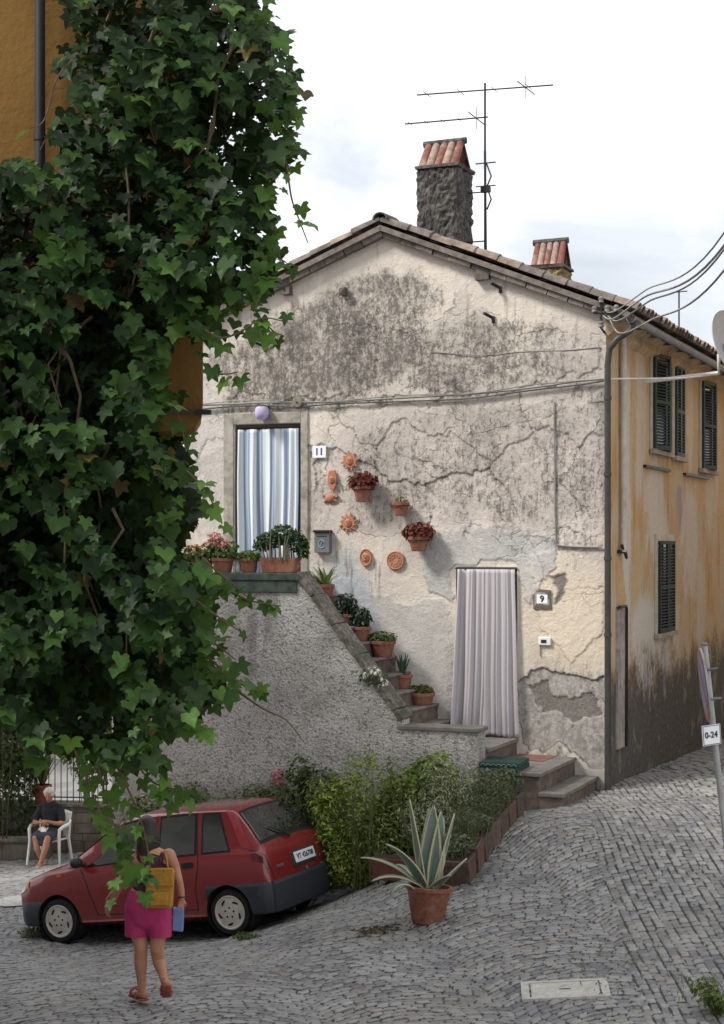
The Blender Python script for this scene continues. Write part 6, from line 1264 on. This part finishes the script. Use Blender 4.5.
def bush(px, py, d, label, blobs, n, size, c0, c1, h, tm=OVAL):
    q = P(px, py, d); z = ground(q.x, d); t = thing('garden_bush', label, 'bush', (q.x, q.y, z), 0, 'bushes in the back corner'); stems(t, 9, .3, h, 0, .012, M['bark'], spread=2.4); cloud('foliage', blobs, n, size, tm, c0, c1, LEAF, t, up=.4)
bush(-4, 850, 29.8, 'dark dense bush left of the seated woman', [((0,.5,1.2),(.7,.5,1.0)),((.2,.4,2.0),(.6,.5,.8)),((-.4,.5,2.4),(.8,.6,.9))], 3200, .11, (.014,.03,.014), (.05,.085,.03), 2.4)
bush(18, 850, 33.5, 'green bush with yellow flower heads rising behind the iron railing', [((0,0,1.9),(.7,.6,.9)),((.5,0,2.6),(.5,.5,.6))], 2000, .12, (.04,.08,.02), (.14,.18,.05), 2.4)
bush(95, 850, 33.5, 'light green bush behind the right end of the iron railing', [((0,0,1.7),(.7,.6,.9)),((.6,0,2.2),(.6,.5,.6))], 1800, .12, (.05,.09,.025), (.13,.18,.05), 2.2)
q = P(-95, 0, 31.5); z = ground(q.x, 31.5); t = thing('shade_tree', 'dark spreading tree added to shade the low wall and the seated old woman', 'tree', (q.x, 31.5, z)); b = MB(); b.tube([(0,0,-.2),(.05,-.05,1.4),(.3,-.3,2.8),(1.2,-.9,4.0),(2.2,-1.5,4.6)], [.17,.15,.12,.08,.04], 10); b.tube([(.3,-.3,2.8),(.1,.2,3.9),(.3,.4,5.2)], [.09,.06,.03], 8); b.tube([(.7,-.6,3.4),(1.5,-1.4,3.7),(2.6,-2.2,3.9)], [.06,.04,.02], 8); b.build('trunk', M['bark'], t, smooth=60)  # tree added for its shade, crown mostly hidden behind the vine
cloud('crown', [((.6,-.4,4.4),(1.3,1.1,.9)),((1.8,-1.2,4.4),(1.2,1.1,.8)),((2.9,-1.7,4.2),(.9,.9,.6)),((.2,.3,5.4),(1.3,1.2,.9)),((1.6,-.6,5.5),(1.3,1.2,.8)),((2.2,-2.0,3.9),(.8,.7,.4)),((-.8,-.3,4.6),(1.1,1.0,.9)),((-1.6,-2.6,4.6),(1.6,1.4,1.0)),((-.2,-2.8,5.2),(1.5,1.3,1.0)),((-1.5,-3.6,5.8),(1.6,1.4,1.0)),((.9,-3.0,5.6),(1.3,1.2,.9))], 8200, .17, OVAL, (.012,.026,.012), (.045,.075,.025), LEAF, t, up=.5)
q = P(8, 852, 29.7); t = thing('stone_ledge', 'low dark stone bench ledge left of the plastic chair', 'ledge', (q.x, q.y, ground(q.x, q.y)-.3)); b = MB(); b.box(-1.6,.72,.0,.40,0,.62); b.build('masonry', M['old_stone'], t, bevel=.03); b = MB(); b.box(-1.62,.75,-.03,.42,.621,.68); b.build('slab', M['coping'], t, bevel=.015)
# ================================================================== ochre building with the vine, close on the left
def ochre_mat():
    n = NT('ochre_render'); o = n.obj(); x, y, z = n.sep(o); a = n.noise(o, 1.5, 5, .6); f = n.noise(o, 22, 5, .65); s = n.noise(n.comb(x*7, y*7, z*.5), 1, 5, .6)
    c = n.mix((.165,.088,.024), (.20,.11,.032), a.st(.35,.65)); c = n.mix(c, (.13,.06,.02), s.st(.52,.72)*.6); c = n.mix(c, (.21,.13,.06), f.st(.58,.72)*.35); n.bump(f+a, .4, .015); return n.set(c, .9, 0, .15)
M['ochre'] = ochre_mat(); YD = 8.75
ob = thing('ochre_building', 'ochre rendered building with overhanging upper storey behind the climbing vine', 'building', (0, YD, E)); xe = (203-CX)/F*YD; zu = (HY-431)/F*YD
b = MB(); b.prism([(-5.5,zu),(xe-.10,zu),(xe-.04,zu+.02),(xe-.008,zu+.07),(xe,zu+.14),(xe,7.5),(-5.5,7.5)], 0, .5); b.v = [(x+(xe*.062*(x+5.5)/(xe+5.5) if y > .1 else 0), y, z) for x, y, z in b.v]; b.build('upper_wall', M['ochre'], ob, smooth=30)
b = MB(); pl_ = [(-2.9,.02),(-3.6,1.38),(-9.5,12),(-13,12),(-8,.02)]; b.add([(x,y,-5) for x,y in pl_]+[(x,y,zu-.002) for x,y in pl_], [(0,1,2,3,4),(9,8,7,6,5)]+[(i,(i+1)%5,5+(i+1)%5,5+i) for i in range(5)])
pl_ = [(-1.2,.502),(-8.6,12),(-13,12),(-8,.502)]; b.add([(x,y,zu) for x,y in pl_]+[(x,y,7.4) for x,y in pl_], [(0,1,2,3),(7,6,5,4)]+[(i,(i+1)%4,4+(i+1)%4,4+i) for i in range(4)]); b.build('lower_wall', M['pale_wall'], ob)  # unseen wall, made pale to lighten car window reflections and fill
b = MB(); b.prism([(-5.4,zu+.09),(xe+.01,zu+.09),(xe+.01,zu+.105),(-5.4,zu+.105)], -.018, -.002); b.build('string_course', M['cable_dark'], ob); b = MB(); b.box(xe-.03, xe+.045, -.045, -.0, zu+.085, zu+.108); b.build('bracket', M['dark_metal'], ob)
xp = (40-CX)/F*(YD-.07); b = MB(); b.tube([(xp,-.07,zu+.2),(xp,-.07,7.4)], .027, 12)
for z in (1.3,2.1,3.3): b.tube([(xp,-.07,z),(xp,-.07,z+.03)], .033, 12)
b.build('rain_pipe', M['black'], ob, smooth=40); b = MB(); b.box(-8, xe+.35, -.8, 1.6, 7.51, 7.65); b.build('roof_edge', M['tile_dark'], ob)
nb = thing('neighbour_building', 'plain weathered unseen building across the alley, added to shade it', 'building', HW(4.3,0,0), HROT); b = MB(); b.box(0,5,.8,15,-4.5,5.2); b.build('wall', M['side'], nb); b = MB(); b.box(-.4,5.4,.4,15.4,5.205,5.4); b.build('roof_slab', M['tile_dark'], nb)  # stands out of view, put in to keep skylight off the alley
for wy in (3.5, 7.0):
    b = MB(); b.box(-.03,-.002,wy,wy+.9,.6,2.1); f = b.build('window', M['green_paint'], nb); b = MB(); b.box(-.10,-.001,wy-.1,wy+1.0,.5,.598); b.build('sill', M['stone_trim'], f)
# ------------------------------------------------------------------ the vine: leaves through a metre of depth, hung on stems
def inpoly(x, y, poly):
    if len(poly) > 30: x = x+9*np.sin(y*.105+1)+6*np.sin(y*.27+2); y = y+8*np.sin(x*.09)
    ins = np.zeros(len(x), bool); n = len(poly)
    for i in range(n):
        x0, y0 = poly[i]; x1, y1 = poly[(i+1)%n]; c = ((y0 > y) != (y1 > y)) & (x < (x1-x0)*(y-y0)/(y1-y0+1e-9)+x0); ins ^= c
    return ins
VINE = [(80,-60),(268,-60),(262,5),(272,40),(284,78),(290,112),(280,150),(268,165),(258,190),(262,215),(272,245),(266,278),(246,288),(232,300),(216,318),(196,330),(168,328),(160,372),(150,400),(148,440),(160,470),(172,508),(156,540),(190,562),(208,588),(196,640),(218,676),(218,692),(194,704),(186,726),(156,740),(140,760),(120,752),(96,770),(70,748),(40,740),(0,724),(-90,728),(-190,690),(-160,600),(-235,520),(-200,400),(-250,300),(-170,210),(-100,170),(-60,150),(20,168),(56,164),(60,120),(72,88),(62,50),(74,10)]
vine = thing('climbing_vine', 'dense dark green climbing vine with lobed leaves hanging over the ochre building', 'vine', (0, YD, E))
def vpts(n, poly, d0, d1, box):
    out = []
    while len(out) < n:
        x = rng.uniform(box[0], box[1], 4000); y = rng.uniform(box[2], box[3], 4000); k = inpoly(x, y, poly)
        out += list(zip(x[k], y[k]))
    a = np.array(out[:n]); d = rng.uniform(d0, d1, n); return np.stack([(a[:,0]-CX)/F*d, d-YD, (HY-a[:,1])/F*d], 1), a
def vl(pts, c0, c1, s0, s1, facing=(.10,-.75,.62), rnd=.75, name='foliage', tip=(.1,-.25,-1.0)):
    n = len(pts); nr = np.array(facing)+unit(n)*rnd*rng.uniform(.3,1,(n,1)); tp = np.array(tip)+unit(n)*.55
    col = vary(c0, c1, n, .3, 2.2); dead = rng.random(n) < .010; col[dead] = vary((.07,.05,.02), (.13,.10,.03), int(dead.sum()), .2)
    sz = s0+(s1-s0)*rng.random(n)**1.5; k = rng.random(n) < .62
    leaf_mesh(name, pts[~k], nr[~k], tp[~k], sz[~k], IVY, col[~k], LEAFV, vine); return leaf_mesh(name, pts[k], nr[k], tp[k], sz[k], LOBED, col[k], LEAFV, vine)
LEAFV = leaf_mat('vine_leaf', .5, .24, .14)
pts, px = vpts(7900, VINE, YD-.62, YD-.10, (-255,292,-60,770)); vl(pts, (.006,.015,.005), (.018,.040,.010), .060, .118)  # inner leaves coloured darker, painting the shade within the mass
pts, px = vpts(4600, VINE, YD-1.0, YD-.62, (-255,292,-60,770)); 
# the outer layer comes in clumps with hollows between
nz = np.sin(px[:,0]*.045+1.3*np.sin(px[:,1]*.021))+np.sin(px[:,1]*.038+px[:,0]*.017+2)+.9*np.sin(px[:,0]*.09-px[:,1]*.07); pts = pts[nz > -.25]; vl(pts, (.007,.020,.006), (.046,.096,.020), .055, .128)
# curtain under the overhang goes back under the storey, so no light shows behind it; shade is put into its near-black leaf colour
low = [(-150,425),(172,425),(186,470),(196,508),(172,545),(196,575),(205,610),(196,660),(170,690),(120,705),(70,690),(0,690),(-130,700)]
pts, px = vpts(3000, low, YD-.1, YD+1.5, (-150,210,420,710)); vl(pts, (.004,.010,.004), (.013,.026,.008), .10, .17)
# trailing shoots
shoots = [[(284,150),(288,175),(292,200),(300,222),(308,243)],[(252,275),(262,290),(256,310),(272,330),(284,336)],[(205,330),(222,338),(244,330),(262,318),(286,322)],[(196,352),(210,372),(226,374),(238,372)],[(280,80),(290,90),(298,72)],[(262,20),(276,40),(284,62),(292,80),(290,110),(286,140)],[(258,190),(266,212),(276,236),(280,262)],[(262,100),(280,124),(294,140),(290,165)],[(250,250),(270,262),(290,270)],[(186,470),(204,488),(214,506),(222,524)],[(196,600),(220,618),(238,630)],
          [(205,560),(222,576),(240,590),(250,600)],[(225,588),(248,600),(268,604),(280,606)],[(200,650),(230,676),(252,690),(264,690)],[(236,690),(262,708),(286,720),(304,742)],[(210,640),(226,652),(236,660)],
          [(150,735),(160,765),(172,790),(166,812)],[(110,745),(124,780),(138,812),(146,840),(150,868),(146,890)],[(96,750),(104,790),(114,826),(122,850),(126,880)],[(70,740),(84,770),(98,806),(108,836)],[(128,750),(150,780),(176,790),(196,796)],
          [(20,720),(36,740),(44,768)],[(180,700),(196,722),(210,732)],[(128,862),(116,884),(106,900)],[(72,60),(56,80),(44,120),(30,128)],[(70,150),(52,134),(40,150)],[(170,400),(180,420),(186,452)]]
sb = MB(); allp = []; alls = []
for sh in shoots:
    d = YD-random.uniform(.45,.9); w = [Vector(((x-CX)/F*d, d-YD, (HY-y)/F*d)) for x, y in sh]; out = []
    for i in range(len(w)-1):
        p0 = w[max(i-1,0)]; p3 = w[min(i+2,len(w)-1)]
        for k in range(6): t = k/6; out.append(.5*((2*w[i])+(w[i+1]-p0)*t+(2*p0-5*w[i]+4*w[i+1]-p3)*t*t+(3*w[i]-p0-3*w[i+1]+p3)*t**3))
    out.append(w[-1]); m = len(out); sb.tube(out, [.006*(1-.6*i/m) for i in range(m)], 5)
    L_ = sum((out[i+1]-out[i]).length for i in range(m-1)); nl = max(3, int(L_/.050)); tip_thin = sh[0] in ((284,150),(280,80),(72,60),(70,150),(236,690))
    for i in range(nl):
        q = out[min(m-1, int(m*(i+.5)/nl))]
        if tip_thin and random.random() < .55: continue
        allp.append([q.x+random.uniform(-.035,.035), q.y+random.uniform(-.04,.04), q.z+random.uniform(-.03,.03)]); alls.append(random.uniform(.05,.085) if tip_thin else random.uniform(.075,.13)*(1-.25*i/nl))
n = len(allp); nr = np.array((.1,-.8,.45))+unit(n)*.7; leaf_mesh('shoot_leaves', allp, nr, np.array((.1,-.2,-1.))+unit(n)*.5, alls, LOBED, vary((.018,.050,.010), (.085,.165,.028), n, .3), LEAFV, vine)
# leaves at the rim are coloured lighter for the light they catch, and as younger growth
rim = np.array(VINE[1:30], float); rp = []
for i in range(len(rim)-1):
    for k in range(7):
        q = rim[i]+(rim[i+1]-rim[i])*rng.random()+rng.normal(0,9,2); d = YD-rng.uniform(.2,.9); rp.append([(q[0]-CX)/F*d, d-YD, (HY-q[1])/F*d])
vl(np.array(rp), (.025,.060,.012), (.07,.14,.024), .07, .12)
for _ in range(46):                                       # woody runners through the mass
    x = random.uniform(10,240); y = random.uniform(-20,600); d = YD-random.uniform(.25,.75); p = Vector(((x-CX)/F*d, d-YD, (HY-y)/F*d)); pts = [p]
    for k in range(5): p = p+Vector((random.uniform(-.10,.10), random.uniform(-.05,.05), -random.uniform(.05,.22))); pts.append(p)
    if all(inpoly(np.array([CX+q.x*F/(q.y+YD)]), np.array([HY-q.z*F/(q.y+YD)]), VINE)[0] for q in pts): sb.tube(pts, [.009,.008,.007,.006,.005,.004], 5)
sb.build('stem', M['bark'], vine, smooth=60)
